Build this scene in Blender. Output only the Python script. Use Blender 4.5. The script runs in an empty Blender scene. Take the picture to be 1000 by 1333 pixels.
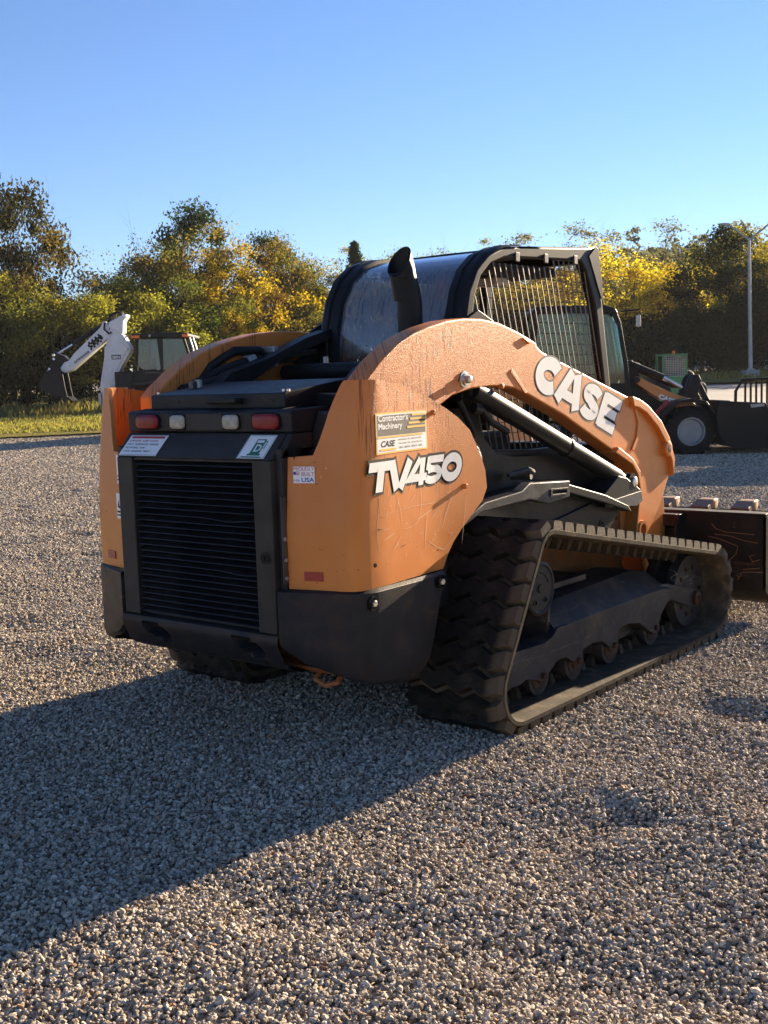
import bpy, bmesh, math, random
import numpy as np
from mathutils import Matrix, Vector
random.seed(7)
rng = np.random.default_rng(11)
SC = bpy.context.scene
COL = SC.collection
R = math.radians
pi = math.pi

# ------------------------------------------------------------------ camera, light, exposure
YAW, PITCH, ROLL = R(38.75), R(6.62), R(-1.86)
CAM = Vector((3.468, -3.0, 1.45))
GZ = -0.035                                   # level of the gravel lot
fw = Vector((-math.sin(YAW)*math.cos(PITCH), math.cos(YAW)*math.cos(PITCH), -math.sin(PITCH)))
rt = Vector((math.cos(YAW), math.sin(YAW), 0)); up = rt.cross(fw)
rt2 = math.cos(ROLL)*rt + math.sin(ROLL)*up; up2 = -math.sin(ROLL)*rt + math.cos(ROLL)*up
cd = bpy.data.cameras.new('camera'); cam = bpy.data.objects.new('camera', cd); COL.objects.link(cam)
cam.matrix_world = Matrix(((rt2.x, up2.x, -fw.x, CAM.x), (rt2.y, up2.y, -fw.y, CAM.y), (rt2.z, up2.z, -fw.z, CAM.z), (0, 0, 0, 1)))
cd.sensor_fit = 'VERTICAL'; cd.sensor_height = 24; cd.sensor_width = 24; cd.lens = 24*1500/1333
cd.clip_start = 0.05; cd.clip_end = 5000
SC.camera = cam

SUN_AZ, SUN_EL = R(3.0), R(16)                # azimuth from +y towards +x
world = bpy.data.worlds.new('World'); SC.world = world; world.use_nodes = True
wn = world.node_tree.nodes; wl = world.node_tree.links
bg = wn['Background']
sky = wn.new('ShaderNodeTexSky'); sky.sky_type = 'NISHITA'; sky.sun_disc = False
sky.sun_elevation = SUN_EL; sky.sun_rotation = SUN_AZ
sky.altitude = 200; sky.air_density = 1.0; sky.dust_density = 0.0; sky.ozone_density = 4.0
tint = wn.new('ShaderNodeMix'); tint.data_type = 'RGBA'; tint.blend_type = 'MULTIPLY'; tint.inputs[0].default_value = 1
tint.inputs[7].default_value = (.79, .80, .94, 1)       # the blue of this sky leans a little less to cyan than the model's
wl.new(sky.outputs[0], tint.inputs[6]); wl.new(tint.outputs[2], bg.inputs[0]); bg.inputs[1].default_value = 0.05
sd = bpy.data.lights.new('sun', 'SUN'); sun = bpy.data.objects.new('sun', sd); COL.objects.link(sun)
sd.energy = 5.0; sd.angle = R(0.5); sd.color = (1.0, 0.80, 0.56)
sunv = Vector((math.sin(SUN_AZ)*math.cos(SUN_EL), math.cos(SUN_AZ)*math.cos(SUN_EL), math.sin(SUN_EL)))
sun.rotation_euler = sunv.to_track_quat('Z', 'Y').to_euler(); sun.location = (0, 20, 20)
SC.view_settings.view_transform = 'Standard'; SC.view_settings.look = 'None'
SC.view_settings.exposure = 2.02; SC.view_settings.gamma = 1.0; SC.view_settings.use_curve_mapping = False
SC.render.engine = 'CYCLES'
SC.cycles.max_bounces = 6; SC.cycles.transparent_max_bounces = 12; SC.cycles.use_denoising = True
SC.cycles.caustics_reflective = False; SC.cycles.caustics_refractive = False

# ------------------------------------------------------------------ materials
class NT:
    def __init__(s, name):
        s.m = bpy.data.materials.new(name); s.m.use_nodes = True
        s.t = s.m.node_tree; s.n = s.t.nodes; s.l = s.t.links
        s.b = s.n['Principled BSDF']; s.out = s.n['Material Output']
        s._tc = None
    def node(s, kind, **kw):
        n = s.n.new(kind)
        for k, v in kw.items(): setattr(n, k, v)
        return n
    def put(s, sock, v):
        if isinstance(v, bpy.types.NodeSocket): s.l.new(v, sock)
        elif isinstance(v, (tuple, list)) and len(v) == 3 and sock.type == 'RGBA': sock.default_value = (*v, 1)
        else: sock.default_value = v
    def coord(s):
        if not s._tc: s._tc = s.node('ShaderNodeTexCoord')
        return s._tc.outputs['Object']
    def mapped(s, scale, rot=(0, 0, 0)):
        m = s.node('ShaderNodeMapping'); s.l.new(s.coord(), m.inputs[0])
        m.inputs['Scale'].default_value = scale; m.inputs['Rotation'].default_value = rot
        return m.outputs[0]
    def noise(s, scale, detail=3, rough=.55, vec=None, dist=0):
        n = s.node('ShaderNodeTexNoise'); s.l.new(vec or s.coord(), n.inputs['Vector'])
        n.inputs['Scale'].default_value = scale; n.inputs['Detail'].default_value = detail
        n.inputs['Roughness'].default_value = rough; n.inputs['Distortion'].default_value = dist
        return n.outputs[0]
    def ramp(s, fac, stops, interp='LINEAR'):
        n = s.node('ShaderNodeValToRGB'); n.color_ramp.interpolation = interp
        e = n.color_ramp.elements
        while len(e) < len(stops): e.new(.5)
        for i, (p, c) in enumerate(stops):
            e[i].position = p; e[i].color = (*c, 1) if isinstance(c, (tuple, list)) else (c, c, c, 1)
        s.put(n.inputs[0], fac); return n.outputs[0]
    def mix(s, fac, a, b, mode='MIX'):
        n = s.node('ShaderNodeMix', data_type='RGBA', blend_type=mode)
        s.put(n.inputs[0], fac); s.put(n.inputs[6], a); s.put(n.inputs[7], b); return n.outputs[2]
    def math(s, op, a, b=0.0, c=0.0, clamp=False):
        n = s.node('ShaderNodeMath', operation=op, use_clamp=clamp)
        s.put(n.inputs[0], a); s.put(n.inputs[1], b); s.put(n.inputs[2], c); return n.outputs[0]
    def band(s, v, lo, hi):                    # 0 below lo, 1 above hi
        n = s.node('ShaderNodeMapRange', interpolation_type='SMOOTHSTEP')
        s.put(n.inputs[0], v); s.put(n.inputs[1], lo); s.put(n.inputs[2], hi); return n.outputs[0]
    def xyz(s, vec=None):
        n = s.node('ShaderNodeSeparateXYZ'); s.l.new(vec or s.coord(), n.inputs[0]); return n.outputs
    def bump(s, h, strength=.3, dist=.01, prev=None):
        n = s.node('ShaderNodeBump'); s.put(n.inputs['Height'], h)
        n.inputs['Strength'].default_value = strength; n.inputs['Distance'].default_value = dist
        if prev is not None: s.l.new(prev, n.inputs['Normal'])
        return n.outputs[0]

def pbr(name, col, rough=.5, metal=0., var=.12, vs=6., bump=.08, bs=180., dirt=None, dirt_amt=.3, dscale=3., coat=0., scratch=0.):
    t = NT(name)
    n = t.noise(vs, 5)
    c = t.mix(t.band(n, .25, .75), tuple(v*(1-var) for v in col), tuple(min(1, v*(1+var)) for v in col))
    if dirt:
        d = t.math('MULTIPLY', t.band(t.noise(dscale, 8, .65), .46, .7), dirt_amt, clamp=True)
        c = t.mix(d, c, dirt)
    if scratch:
        w = t.noise(4, 2, .5, t.mapped((1, .35, 2.6), (.5, .1, .15)), .5)
        line = t.math('SUBTRACT', 1, t.band(t.math('ABSOLUTE', t.math('SUBTRACT', w, .5)), .001, .0035))
        g = t.math('MULTIPLY', line, t.band(t.noise(3.3, 2), .5, .6))
        c = t.mix(t.math('MULTIPLY', g, scratch), c, (.45, .4, .33))
    t.put(t.b.inputs['Base Color'], c)
    t.put(t.b.inputs['Roughness'], t.math('ADD', t.math('MULTIPLY', t.noise(vs*3, 4), .25), rough-.12, clamp=True))
    t.b.inputs['Metallic'].default_value = metal
    if max(col) < .06: t.b.inputs['Specular IOR Level'].default_value = .2
    if coat: t.b.inputs['Coat Weight'].default_value = coat; t.b.inputs['Coat Roughness'].default_value = .15
    if bump: t.l.new(t.bump(t.noise(bs, 3), bump, .004), t.b.inputs['Normal'])
    return t.m

def orange_paint(name, streaks=True, scratches=.5):
    t = NT(name)
    x, y, z = t.xyz()
    base = t.mix(t.band(t.noise(3, 6), .3, .7), (.54, .170, .028), (.61, .205, .038))
    # fine dew wash: pale film broken by dark runs
    c = t.mix(t.math('MULTIPLY', t.band(t.noise(12, 8, .7), .45, .75), .2), base, (.60, .24, .06))
    if streaks:
        cb = t.node('ShaderNodeCombineXYZ')
        t.put(cb.inputs[0], t.math('ADD', x, t.math('MULTIPLY', y, 1.0))); t.put(cb.inputs[1], t.math('MULTIPLY', z, .045)); t.put(cb.inputs[2], 0.)
        runs = t.noise(120, 1.5, .5, cb.outputs[0], .1)
        cb2 = t.node('ShaderNodeCombineXYZ')
        t.put(cb2.inputs[0], t.math('ADD', x, y)); t.put(cb2.inputs[1], t.math('MULTIPLY', z, .35)); t.put(cb2.inputs[2], 3.)
        gate = t.band(t.noise(9, 3, .6, cb2.outputs[0]), .46, .56)
        hi = t.math('MULTIPLY', t.math('MULTIPLY', t.band(z, .85, 1.3), t.math('SUBTRACT', 1, t.band(y, 1.1, 1.35))), t.band(y, .235, .26))
        f = t.math('MULTIPLY', t.math('MULTIPLY', t.band(runs, .55, .60), gate), hi)
        c = t.mix(t.math('MULTIPLY', f, .85), c, (.14, .032, .007))
    if scratches:
        chips = t.band(t.noise(38, 2, .5), .735, .75)
        c = t.mix(t.math('MULTIPLY', chips, .8), c, (.06, .03, .02))
        v = t.node('ShaderNodeTexVoronoi'); t.l.new(t.coord(), v.inputs['Vector']); v.inputs['Scale'].default_value = 22
        dots = t.math('MULTIPLY', t.math('SUBTRACT', 1, t.band(v.outputs['Distance'], .06, .09)), t.band(t.noise(7, 1), .56, .6))
        c = t.mix(t.math('MULTIPLY', dots, .7), c, (.8, .6, .42))
    t.put(t.b.inputs['Base Color'], c)
    t.put(t.b.inputs['Roughness'], t.math('ADD', t.math('MULTIPLY', t.noise(20, 4), .2), .33))
    t.b.inputs['Coat Weight'].default_value = .1; t.b.inputs['Coat Roughness'].default_value = .3; t.b.inputs['Specular IOR Level'].default_value = .35
    vd = t.node('ShaderNodeTexVoronoi'); t.l.new(t.coord(), vd.inputs['Vector']); vd.inputs['Scale'].default_value = 190
    drop = t.math('MULTIPLY', t.math('SUBTRACT', .45, vd.outputs['Distance'], clamp=True), t.band(z, .95, 1.25))
    b1 = t.bump(t.noise(5, 2), .025, .01)
    t.l.new(t.bump(drop, .38, .005, b1), t.b.inputs['Normal'])
    return t.m

M = {}
M['orange'] = orange_paint('orange_paint')
M['orange_plain'] = pbr('orange_paint_plain', (.54, .18, .032), .42, var=.15, dirt=(.12, .07, .04), dirt_amt=.35, coat=.2, bump=.05)
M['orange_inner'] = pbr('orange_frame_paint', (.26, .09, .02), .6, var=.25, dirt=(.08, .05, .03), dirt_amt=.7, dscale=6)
M['black'] = pbr('black_paint', (.0075, .008, .0095), .45, var=.3, dirt=(.04, .036, .032), dirt_amt=.12, bump=.05)
M['plastic'] = pbr('black_moulded_plastic', (.0135, .0142, .0175), .46, var=.2, dirt=(.05, .043, .036), dirt_amt=.15, bump=.2, bs=420, scratch=.18)
M['frame'] = pbr('charcoal_door_paint', (.030, .0275, .0255), .5, var=.2, dirt=(.06, .052, .042), dirt_amt=.2, bump=.15, bs=350)
M['bumper'] = pbr('dark_bumper_iron', (.014, .0148, .018), .47, var=.25, dirt=(.085, .045, .022), dirt_amt=.42, dscale=5, bump=.3, bs=160, scratch=.35)
M['slat'] = pbr('black_grille_slat', (.013, .013, .015), .35, var=.2, dirt=(.07, .06, .05), dirt_amt=.3, bump=.05)
M['void'] = pbr('dark_core_and_recess_shade', (.002, .002, .0022), .85, bump=0)  # near-black for core and dark parts; also paints shade into holes and recesses
M['steel'] = pbr('worn_grey_steel', (.09, .09, .09), .45, .5, var=.3, dirt=(.05, .045, .04), dirt_amt=.4, bump=.15, scratch=.4)
M['step'] = pbr('worn_step_steel', (.05, .05, .052), .45, .3, var=.4, dirt=(.16, .15, .14), dirt_amt=.45, dscale=14, bump=.25, scratch=.5)
M['chrome'] = pbr('bright_zinc_bolt', (.62, .6, .56), .3, .9, bump=0)
M['rod'] = pbr('chrome_cylinder_rod', (.6, .62, .65), .2, 1., bump=0)
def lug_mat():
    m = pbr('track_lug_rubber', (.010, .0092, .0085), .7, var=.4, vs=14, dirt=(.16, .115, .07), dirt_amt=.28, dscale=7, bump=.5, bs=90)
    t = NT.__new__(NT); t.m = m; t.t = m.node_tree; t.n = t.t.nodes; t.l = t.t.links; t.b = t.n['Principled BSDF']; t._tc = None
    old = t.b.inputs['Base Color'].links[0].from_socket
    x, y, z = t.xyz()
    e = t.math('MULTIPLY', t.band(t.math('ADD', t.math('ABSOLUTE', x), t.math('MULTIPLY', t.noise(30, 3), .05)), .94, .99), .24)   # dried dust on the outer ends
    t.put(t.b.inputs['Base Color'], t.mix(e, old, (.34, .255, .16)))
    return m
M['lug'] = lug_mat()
M['rubber'] = pbr('track_rubber', (.010, .0092, .0085), .66, var=.4, vs=14, dirt=(.16, .115, .07), dirt_amt=.30, dscale=7, bump=.5, bs=90)
M['rubber_dusty'] = pbr('dusty_belt_rubber', (.048, .037, .025), .9, var=.35, vs=10, dirt=(.20, .145, .085), dirt_amt=.5, dscale=12, bump=.4, bs=120)
M['beam'] = pbr('scuffed_track_frame_paint', (.026, .026, .029), .45, var=.3, dirt=(.13, .10, .07), dirt_amt=.42, dscale=7, bump=.2, scratch=.7)
M['darkrust'] = pbr('greasy_rusted_steel', (.05, .028, .018), .65, .2, var=.5, vs=14, dirt=(.10, .04, .02), dirt_amt=.5, dscale=12, bump=.4, bs=70)
M['rust'] = pbr('rusted_steel', (.16, .062, .028), .75, var=.5, vs=14, dirt=(.30, .12, .05), dirt_amt=.6, dscale=10, bump=.5, bs=70)
M['bucket'] = pbr('rusty_dark_bucket_plate', (.013, .0105, .009), .6, .05, var=.4, dirt=(.055, .030, .016), dirt_amt=.45, dscale=4, bump=.4, bs=60, scratch=.7)
M['tooth'] = pbr('polished_tooth_steel', (.30, .175, .085), .55, .2, var=.3, dirt=(.2, .1, .05), dirt_amt=.5, dscale=20, bump=.4)
M['white'] = pbr('white_vinyl', (.78, .78, .76), .4, var=.04, dirt=(.5, .42, .33), dirt_amt=.2, dscale=15, bump=.02)
M['ink'] = pbr('black_vinyl', (.010, .010, .012), .7, bump=0)
M['inkgrey'] = pbr('grey_print', (.075, .07, .066), .7, bump=0)
M['gold'] = pbr('yellow_print', (.72, .42, .05), .5, bump=.02)
M['redink'] = pbr('red_print', (.42, .03, .05), .5, bump=.02)
M['blueink'] = pbr('blue_print', (.03, .06, .32), .5, bump=.02)
M['green'] = pbr('green_print', (.015, .14, .085), .5, bump=.02)
M['reflector'] = pbr('red_reflector', (.30, .022, .012), .35, bump=.3, bs=600)
M['hose'] = pbr('black_hydraulic_hose', (.008, .008, .009), .5, var=.3, dirt=(.05, .045, .04), dirt_amt=.3, bump=.25, bs=300)
M['interior'] = pbr('dark_cab_trim', (.012, .012, .013), .7)
M['seat'] = pbr('charcoal_seat_fabric', (.05, .05, .052), .85, bump=.3)
M['greyplastic'] = pbr('pale_grey_plastic', (.42, .42, .40), .55)
M['whitepaint'] = pbr('off_white_paint', (.60, .61, .63), .42, var=.06, dirt=(.35, .32, .28), dirt_amt=.3, coat=.2)
M['galv'] = pbr('galvanised_steel', (.34, .34, .33), .45, .5, var=.15)
M['concrete'] = pbr('concrete', (.32, .31, .29), .85, var=.2, bump=.4, bs=40)
M['tyre'] = pbr('tyre_rubber', (.008, .008, .008), .75, var=.3, dirt=(.05, .042, .035), dirt_amt=.3, bump=.2)
M['rim'] = pbr('silver_wheel_rim', (.24, .245, .25), .4, .4, bump=.05)
M['tgreen'] = pbr('green_guard_paint', (.03, .17, .06), .45)
M['redpaint'] = pbr('dark_red_paint', (.26, .02, .025), .4)
M['mesh_wire'] = pbr('screen_wire', (.10, .10, .10), .4, .4, bump=0)
def lens_mat(name, col, rough=.12, emit=0):
    t = NT(name)
    w = t.node('ShaderNodeTexWave'); w.inputs['Scale'].default_value = 90; t.l.new(t.coord(), w.inputs['Vector'])
    t.put(t.b.inputs['Base Color'], t.mix(t.band(t.noise(40, 3), .3, .7), tuple(c*.7 for c in col), col))
    t.b.inputs['Roughness'].default_value = rough; t.b.inputs['Coat Weight'].default_value = .05; t.b.inputs['Specular IOR Level'].default_value = .3
    t.b.inputs['Subsurface Weight'].default_value = .1
    t.l.new(t.bump(w.outputs[0], .2, .003), t.b.inputs['Normal'])
    return t.m
M['redlens'] = lens_mat('red_tail_lens', (.22, .004, .008), .3)
M['clearlens'] = lens_mat('clear_reverse_lens', (.40, .375, .30), .2)
M['amber'] = lens_mat('amber_beacon_lens', (.85, .20, .03))
def glass_mat(name, tint, rough=.02, streak=0., refl=1.):
    t = NT(name); t.n.remove(t.b)
    tr = t.node('ShaderNodeBsdfTransparent'); tr.inputs[0].default_value = (*tint, 1)
    gl = t.node('ShaderNodeBsdfGlossy'); gl.inputs['Color'].default_value = (.9, .92, .95, 1)
    fr = t.node('ShaderNodeFresnel'); fr.inputs[0].default_value = 1.5
    f = t.math('MULTIPLY', fr.outputs[0], refl, clamp=True)
    mx = t.node('ShaderNodeMixShader'); t.l.new(tr.outputs[0], mx.inputs[1]); t.l.new(gl.outputs[0], mx.inputs[2])
    t.put(mx.inputs[0], f); gl.inputs['Roughness'].default_value = rough
    last = mx.outputs[0]
    if streak:                                 # dew film that also paints in the upper pane's sky reflection, with clean runs
        x, y, z = t.xyz()
        cb = t.node('ShaderNodeCombineXYZ'); t.put(cb.inputs[0], x); t.put(cb.inputs[1], t.math('MULTIPLY', t.math('ADD', z, y), .05)); t.put(cb.inputs[2], 0.)
        runs = t.band(t.noise(90, 2, .5, cb.outputs[0], .3), .54, .60)
        zone = t.math('MULTIPLY', t.band(t.math('ADD', z, t.math('MULTIPLY', t.noise(4, 3, .6), .22)), 1.62, 1.74), t.math('SUBTRACT', 1.0, t.math('MULTIPLY', runs, .55)))
        df = t.node('ShaderNodeBsdfDiffuse'); df.inputs[0].default_value = (.55, .60, .66, 1)
        m2 = t.node('ShaderNodeMixShader'); t.put(m2.inputs[0], t.math('MULTIPLY', zone, streak))
        t.l.new(last, m2.inputs[1]); t.l.new(df.outputs[0], m2.inputs[2]); last = m2.outputs[0]
        t.l.new(t.bump(t.noise(160, 2), .08, .004), gl.inputs['Normal'])
    t.l.new(last, t.out.inputs[0])
    return t.m
M['rearglass'] = glass_mat('tinted_rear_glass', (.16, .17, .17), .04, .17, 2.4)
M['cabglass'] = glass_mat('green_tint_cab_glass', (.62, .74, .66), .02, 0, 1.5)
M['paleglass'] = glass_mat('pale_cab_glass', (.40, .48, .52), .03, 0, 1.6)

# ------------------------------------------------------------------ mesh helpers
class MB:
    """collects primitives and links them as one mesh object"""
    def __init__(s): s.v = []; s.f = []
    def add(s, vs, fs):
        o = len(s.v); s.v += [tuple(p) for p in vs]; s.f += [tuple(i+o for i in f) for f in fs]; return s
    def box(s, lo, hi, m=None):
        (a, b, c), (d, e, g) = lo, hi
        vs = [Vector(p) for p in ((a, b, c), (d, b, c), (d, e, c), (a, e, c), (a, b, g), (d, b, g), (d, e, g), (a, e, g))]
        if m is not None: vs = [m @ p for p in vs]
        return s.add(vs, [(0, 3, 2, 1), (4, 5, 6, 7), (0, 1, 5, 4), (1, 2, 6, 5), (2, 3, 7, 6), (3, 0, 4, 7)])
    def prism(s, poly, a, b, axis=0):
        """polygon given in the two other axes, pulled along axis from a to b (a, b numbers or functions of the 2-D point)"""
        n = len(poly); vs = []
        for k in (a, b):
            for p in poly:
                q = list(p); q.insert(axis, k(*p) if callable(k) else k); vs.append(q)
        fs = [tuple(range(n))[::-1], tuple(range(n, 2*n))] + [(i, (i+1) % n, n+(i+1) % n, n+i) for i in range(n)]
        return s.add(vs, fs)
    def ring(s, outer, inner, a, b, axis=0):
        n = len(outer); vs = []
        for k in (a, b):
            for L in (outer, inner):
                for p in L: q = list(p); q.insert(axis, k); vs.append(q)
        fs = []
        for i in range(n):
            j = (i+1) % n
            fs += [(i, j, n+j, n+i), (2*n+i, 3*n+i, 3*n+j, 2*n+j), (i, 2*n+i, 2*n+j, j), (n+i, n+j, 3*n+j, 3*n+i)]
        return s.add(vs, fs)
    def tube(s, pts, r, n=10, cap=True, flat=None):
        pts = [Vector(p) for p in pts]; rs = r if isinstance(r, (list, tuple)) else [r]*len(pts)
        vs = []; u = None
        for i, p in enumerate(pts):
            d = (pts[min(i+1, len(pts)-1)]-pts[max(i-1, 0)]).normalized()
            if u is None: u = d.orthogonal().normalized()
            else:
                u = (u-d*u.dot(d)); u = u.normalized() if u.length > 1e-6 else d.orthogonal().normalized()
            w = d.cross(u)
            for k in range(n):
                a = 2*pi*k/n; vs.append(p+(u*math.cos(a)+w*math.sin(a))*rs[i])
        fs = [(i*n+k, i*n+(k+1) % n, (i+1)*n+(k+1) % n, (i+1)*n+k) for i in range(len(pts)-1) for k in range(n)]
        if cap: fs += [tuple(range(n))[::-1], tuple((len(pts)-1)*n+k for k in range(n))]
        return s.add(vs, fs)
    def cyl(s, a, b, r, n=20, r2=None): return s.tube([a, b], [r, r if r2 is None else r2], n)
    def lathe(s, prof, origin, axis, n=24, cap=True):
        """prof: (distance along axis, radius)"""
        o = Vector(origin); d = Vector(axis).normalized(); u = d.orthogonal().normalized(); w = d.cross(u); vs = []
        for h, r in prof:
            for k in range(n): a = 2*pi*k/n; vs.append(o+d*h+(u*math.cos(a)+w*math.sin(a))*max(r, 1e-4))
        fs = [(i*n+k, i*n+(k+1) % n, (i+1)*n+(k+1) % n, (i+1)*n+k) for i in range(len(prof)-1) for k in range(n)]
        if cap: fs += [tuple(range(n))[::-1], tuple((len(prof)-1)*n+k for k in range(n))]
        return s.add(vs, fs)
    def grid(s, rows):
        n = len(rows[0]); vs = [p for r in rows for p in r]
        return s.add(vs, [(i*n+k, i*n+k+1, (i+1)*n+k+1, (i+1)*n+k) for i in range(len(rows)-1) for k in range(n-1)])
    def mirror(s, on=True):
        if on: s.v = [(-x, y, z) for x, y, z in s.v]
        return s
    def obj(s, name, mat, parent=None, bevel=0., smooth=35., solid=0., fix=True, seg=2):
        me = bpy.data.meshes.new(name); me.from_pydata(s.v, [], s.f)
        if fix:
            bm = bmesh.new(); bm.from_mesh(me); bmesh.ops.recalc_face_normals(bm, faces=bm.faces); bm.to_mesh(me); bm.free()
        me.materials.append(M[mat] if isinstance(mat, str) else mat)
        if smooth:
            me.polygons.foreach_set('use_smooth', [True]*len(me.polygons)); me.set_sharp_from_angle(angle=R(smooth))
        o = bpy.data.objects.new(name, me); COL.objects.link(o)
        if parent is not None: o.parent = parent
        if solid:
            md = o.modifiers.new('solid', 'SOLIDIFY'); md.thickness = abs(solid); md.offset = -1 if solid > 0 else 1
        if bevel:
            md = o.modifiers.new('bevel', 'BEVEL'); md.width = bevel; md.segments = seg; md.limit_method = 'ANGLE'; md.angle_limit = R(35); md.harden_normals = True
        return o

def thing(name, label, cat, loc=(0, 0, 0), rz=0., group=None):
    o = bpy.data.objects.new(name, None); COL.objects.link(o); o.location = loc; o.rotation_euler = (0, 0, rz)
    o.empty_display_size = .2
    return tag(o, label, cat, group)
def tag(o, label, cat, group=None):
    o['label'] = label; o['category'] = cat
    if group: o['group'] = group
    return o
def kind(o, k): o['kind'] = k; return o
def rep(o, m, parent=None):
    """a copy sharing mesh data, moved by matrix m"""
    c = o.copy(); COL.objects.link(c)
    if parent is not None: c.parent = parent
    c.matrix_basis = m @ o.matrix_basis
    return c
T = Matrix.Translation

def text_mesh(body, size=1., shear=0., offset=0., spacing=1., align='LEFT', res=3):
    cu = bpy.data.curves.new('lettering', 'FONT'); cu.body = body; cu.size = size; cu.shear = shear; cu.offset = offset
    cu.space_character = spacing; cu.align_x = align; cu.resolution_u = res; cu.fill_mode = 'BOTH'
    o = bpy.data.objects.new('lettering', cu); COL.objects.link(o)
    dg = bpy.context.evaluated_depsgraph_get(); me = bpy.data.meshes.new_from_object(o.evaluated_get(dg))
    vs = [tuple(v.co) for v in me.vertices]; fs = [tuple(p.vertices) for p in me.polygons]
    bpy.data.objects.remove(o); bpy.data.curves.remove(cu); bpy.data.meshes.remove(me)
    return vs, fs
def letters(name, body, o, ux, uy, mat, parent, w=None, h=None, lift=.0015, thick=.0008, fn=None, **kw):
    """flat lettering: fitted to width w and height h along ux, uy from origin o (lower left)"""
    vs, fs = text_mesh(body, **kw)
    xs = [v[0] for v in vs]; ys = [v[1] for v in vs]
    sx = (w/(max(xs)-min(xs))) if w else 1.; sy = (h/(max(ys)-min(ys))) if h else sx
    if not w and h: sx = sy
    o = Vector(o); ux = Vector(ux).normalized(); uy = Vector(uy).normalized(); n = ux.cross(uy).normalized()
    P = [o+ux*((x-min(xs))*sx)+uy*((y-min(ys))*sy)+n*lift for x, y, _ in vs]
    if fn: P = [fn(p) for p in P]
    return MB().add(P, fs).obj(name, mat, parent, smooth=0, solid=-thick, fix=False)
def plate(name, o, ux, uy, w, h, mat, parent, lift=.001, thick=.001, shear=0.):
    o = Vector(o); ux = Vector(ux).normalized(); uy = Vector(uy).normalized(); n = ux.cross(uy).normalized(); o = o+n*lift
    q = [o, o+ux*w, o+ux*(w+shear)+uy*h, o+ux*shear+uy*h]; b = [p+n*thick for p in q]
    return MB().add(q+b, [(3, 2, 1, 0), (4, 5, 6, 7), (0, 1, 5, 4), (1, 2, 6, 5), (2, 3, 7, 6), (3, 0, 4, 7)]).obj(name, mat, parent, smooth=0)

HF = Vector((-math.sin(YAW), math.cos(YAW), 0)); HU = Vector((math.cos(YAW), math.sin(YAW), 0))
def spot(u, d, z=0.): p = Vector((CAM.x, CAM.y, 0))+HU*u+HF*d; p.z = z; return p

# ------------------------------------------------------------------ terrain
def vnoise(x, y, seed=0):
    """smooth value noise"""
    xi = np.floor(x).astype(int); yi = np.floor(y).astype(int); xf = x-xi; yf = y-yi
    def h(a, b):
        n = (a*374761393+b*668265263+seed*974711) & 0x7fffffff
        n = ((n ^ (n >> 13))*1274126177) & 0x7fffffff
        return ((n ^ (n >> 16)) & 0xffff)/65535.
    u = xf*xf*(3-2*xf); v = yf*yf*(3-2*yf)
    return (h(xi, yi)*(1-u)+h(xi+1, yi)*u)*(1-v)+(h(xi, yi+1)*(1-u)+h(xi+1, yi+1)*u)*v
def ground_z(x, y):
    """height of the ground at world x, y (arrays)"""
    x = np.asarray(x, float); y = np.asarray(y, float)
    dx = x-CAM.x; dy = y-CAM.y
    d = dx*HF.x+dy*HF.y; u = dx*HU.x+dy*HU.y; rr = np.hypot(dx, dy)
    z = np.full(x.shape, GZ)
    z = z+.033*np.log1p(np.exp(np.clip((d-35)/2.5, -30, 30)))*2.5*(1/(1+np.exp(np.clip((d-70)/4, -30, 30))))+1.15/(1+np.exp(np.clip(-(d-70)/4, -30, 30)))
    sm = lambda a, lo, hi: (lambda t: t*t*(3-2*t))(np.clip((a-lo)/(hi-lo), 0, 1))
    z = z+sm(d, 80, 170)*(8*sm(u, 0, 40)+1.0+2*vnoise(x/25, y/25, 5))
    near = 1-sm(rr, 14, 26)
    lump = (vnoise(x/.55, y/.55, 1)-.5)*.04+(vnoise(x/.23, y/.23, 2)-.5)*.016+(vnoise(x/1.7, y/1.7, 3)-.5)*.05
    rut = -.022*np.exp(-((x+.35*np.sin(y*.4)+1.9)/.16)**2)-.022*np.exp(-((x+.35*np.sin(y*.4)+3.3)/.16)**2)-.018*np.exp(-((y-.18*x+.95)/.14)**2)*sm(x, -6, 1)
    pit = rut-sm(vnoise(x/.42+9, y/.42, 8), .79, .97)*.045
    pad = sm(np.maximum(np.abs(x)-.95, np.abs(y-1.9)-1.15), 0.0, .5)     # packed flat under the machine
    return z+near*(lump+pit)*pad+(1-near)*(vnoise(x/6, y/6, 4)-.5)*.06*sm(rr, 14, 30)

def polar_sheet(name, rings, bears, mat, lift=0., smooth=True):
    rr, bb = np.meshgrid(rings, bears, indexing='ij')
    a = YAW+bb*-1
    x = CAM.x-rr*np.sin(a); y = CAM.y+rr*np.cos(a)
    z = ground_z(x, y)+lift
    n = len(bears); V = np.stack([x, y, z], -1).reshape(-1, 3)
    i, k = np.meshgrid(np.arange(len(rings)-1), np.arange(n-1), indexing='ij')
    F = np.stack([i*n+k, i*n+k+1, (i+1)*n+k+1, (i+1)*n+k], -1).reshape(-1, 4)[:, ::-1]
    me = bpy.data.meshes.new(name); me.from_pydata(V.tolist(), [], F.tolist()); me.materials.append(mat)
    if smooth: me.polygons.foreach_set('use_smooth', [True]*len(me.polygons))
    o = bpy.data.objects.new(name, me); COL.objects.link(o)
    return o
def geo(a, b, f): 
    L = [a]
    while L[-1] < b: L.append(min(b, L[-1]*f+.005))
    return L

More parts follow.
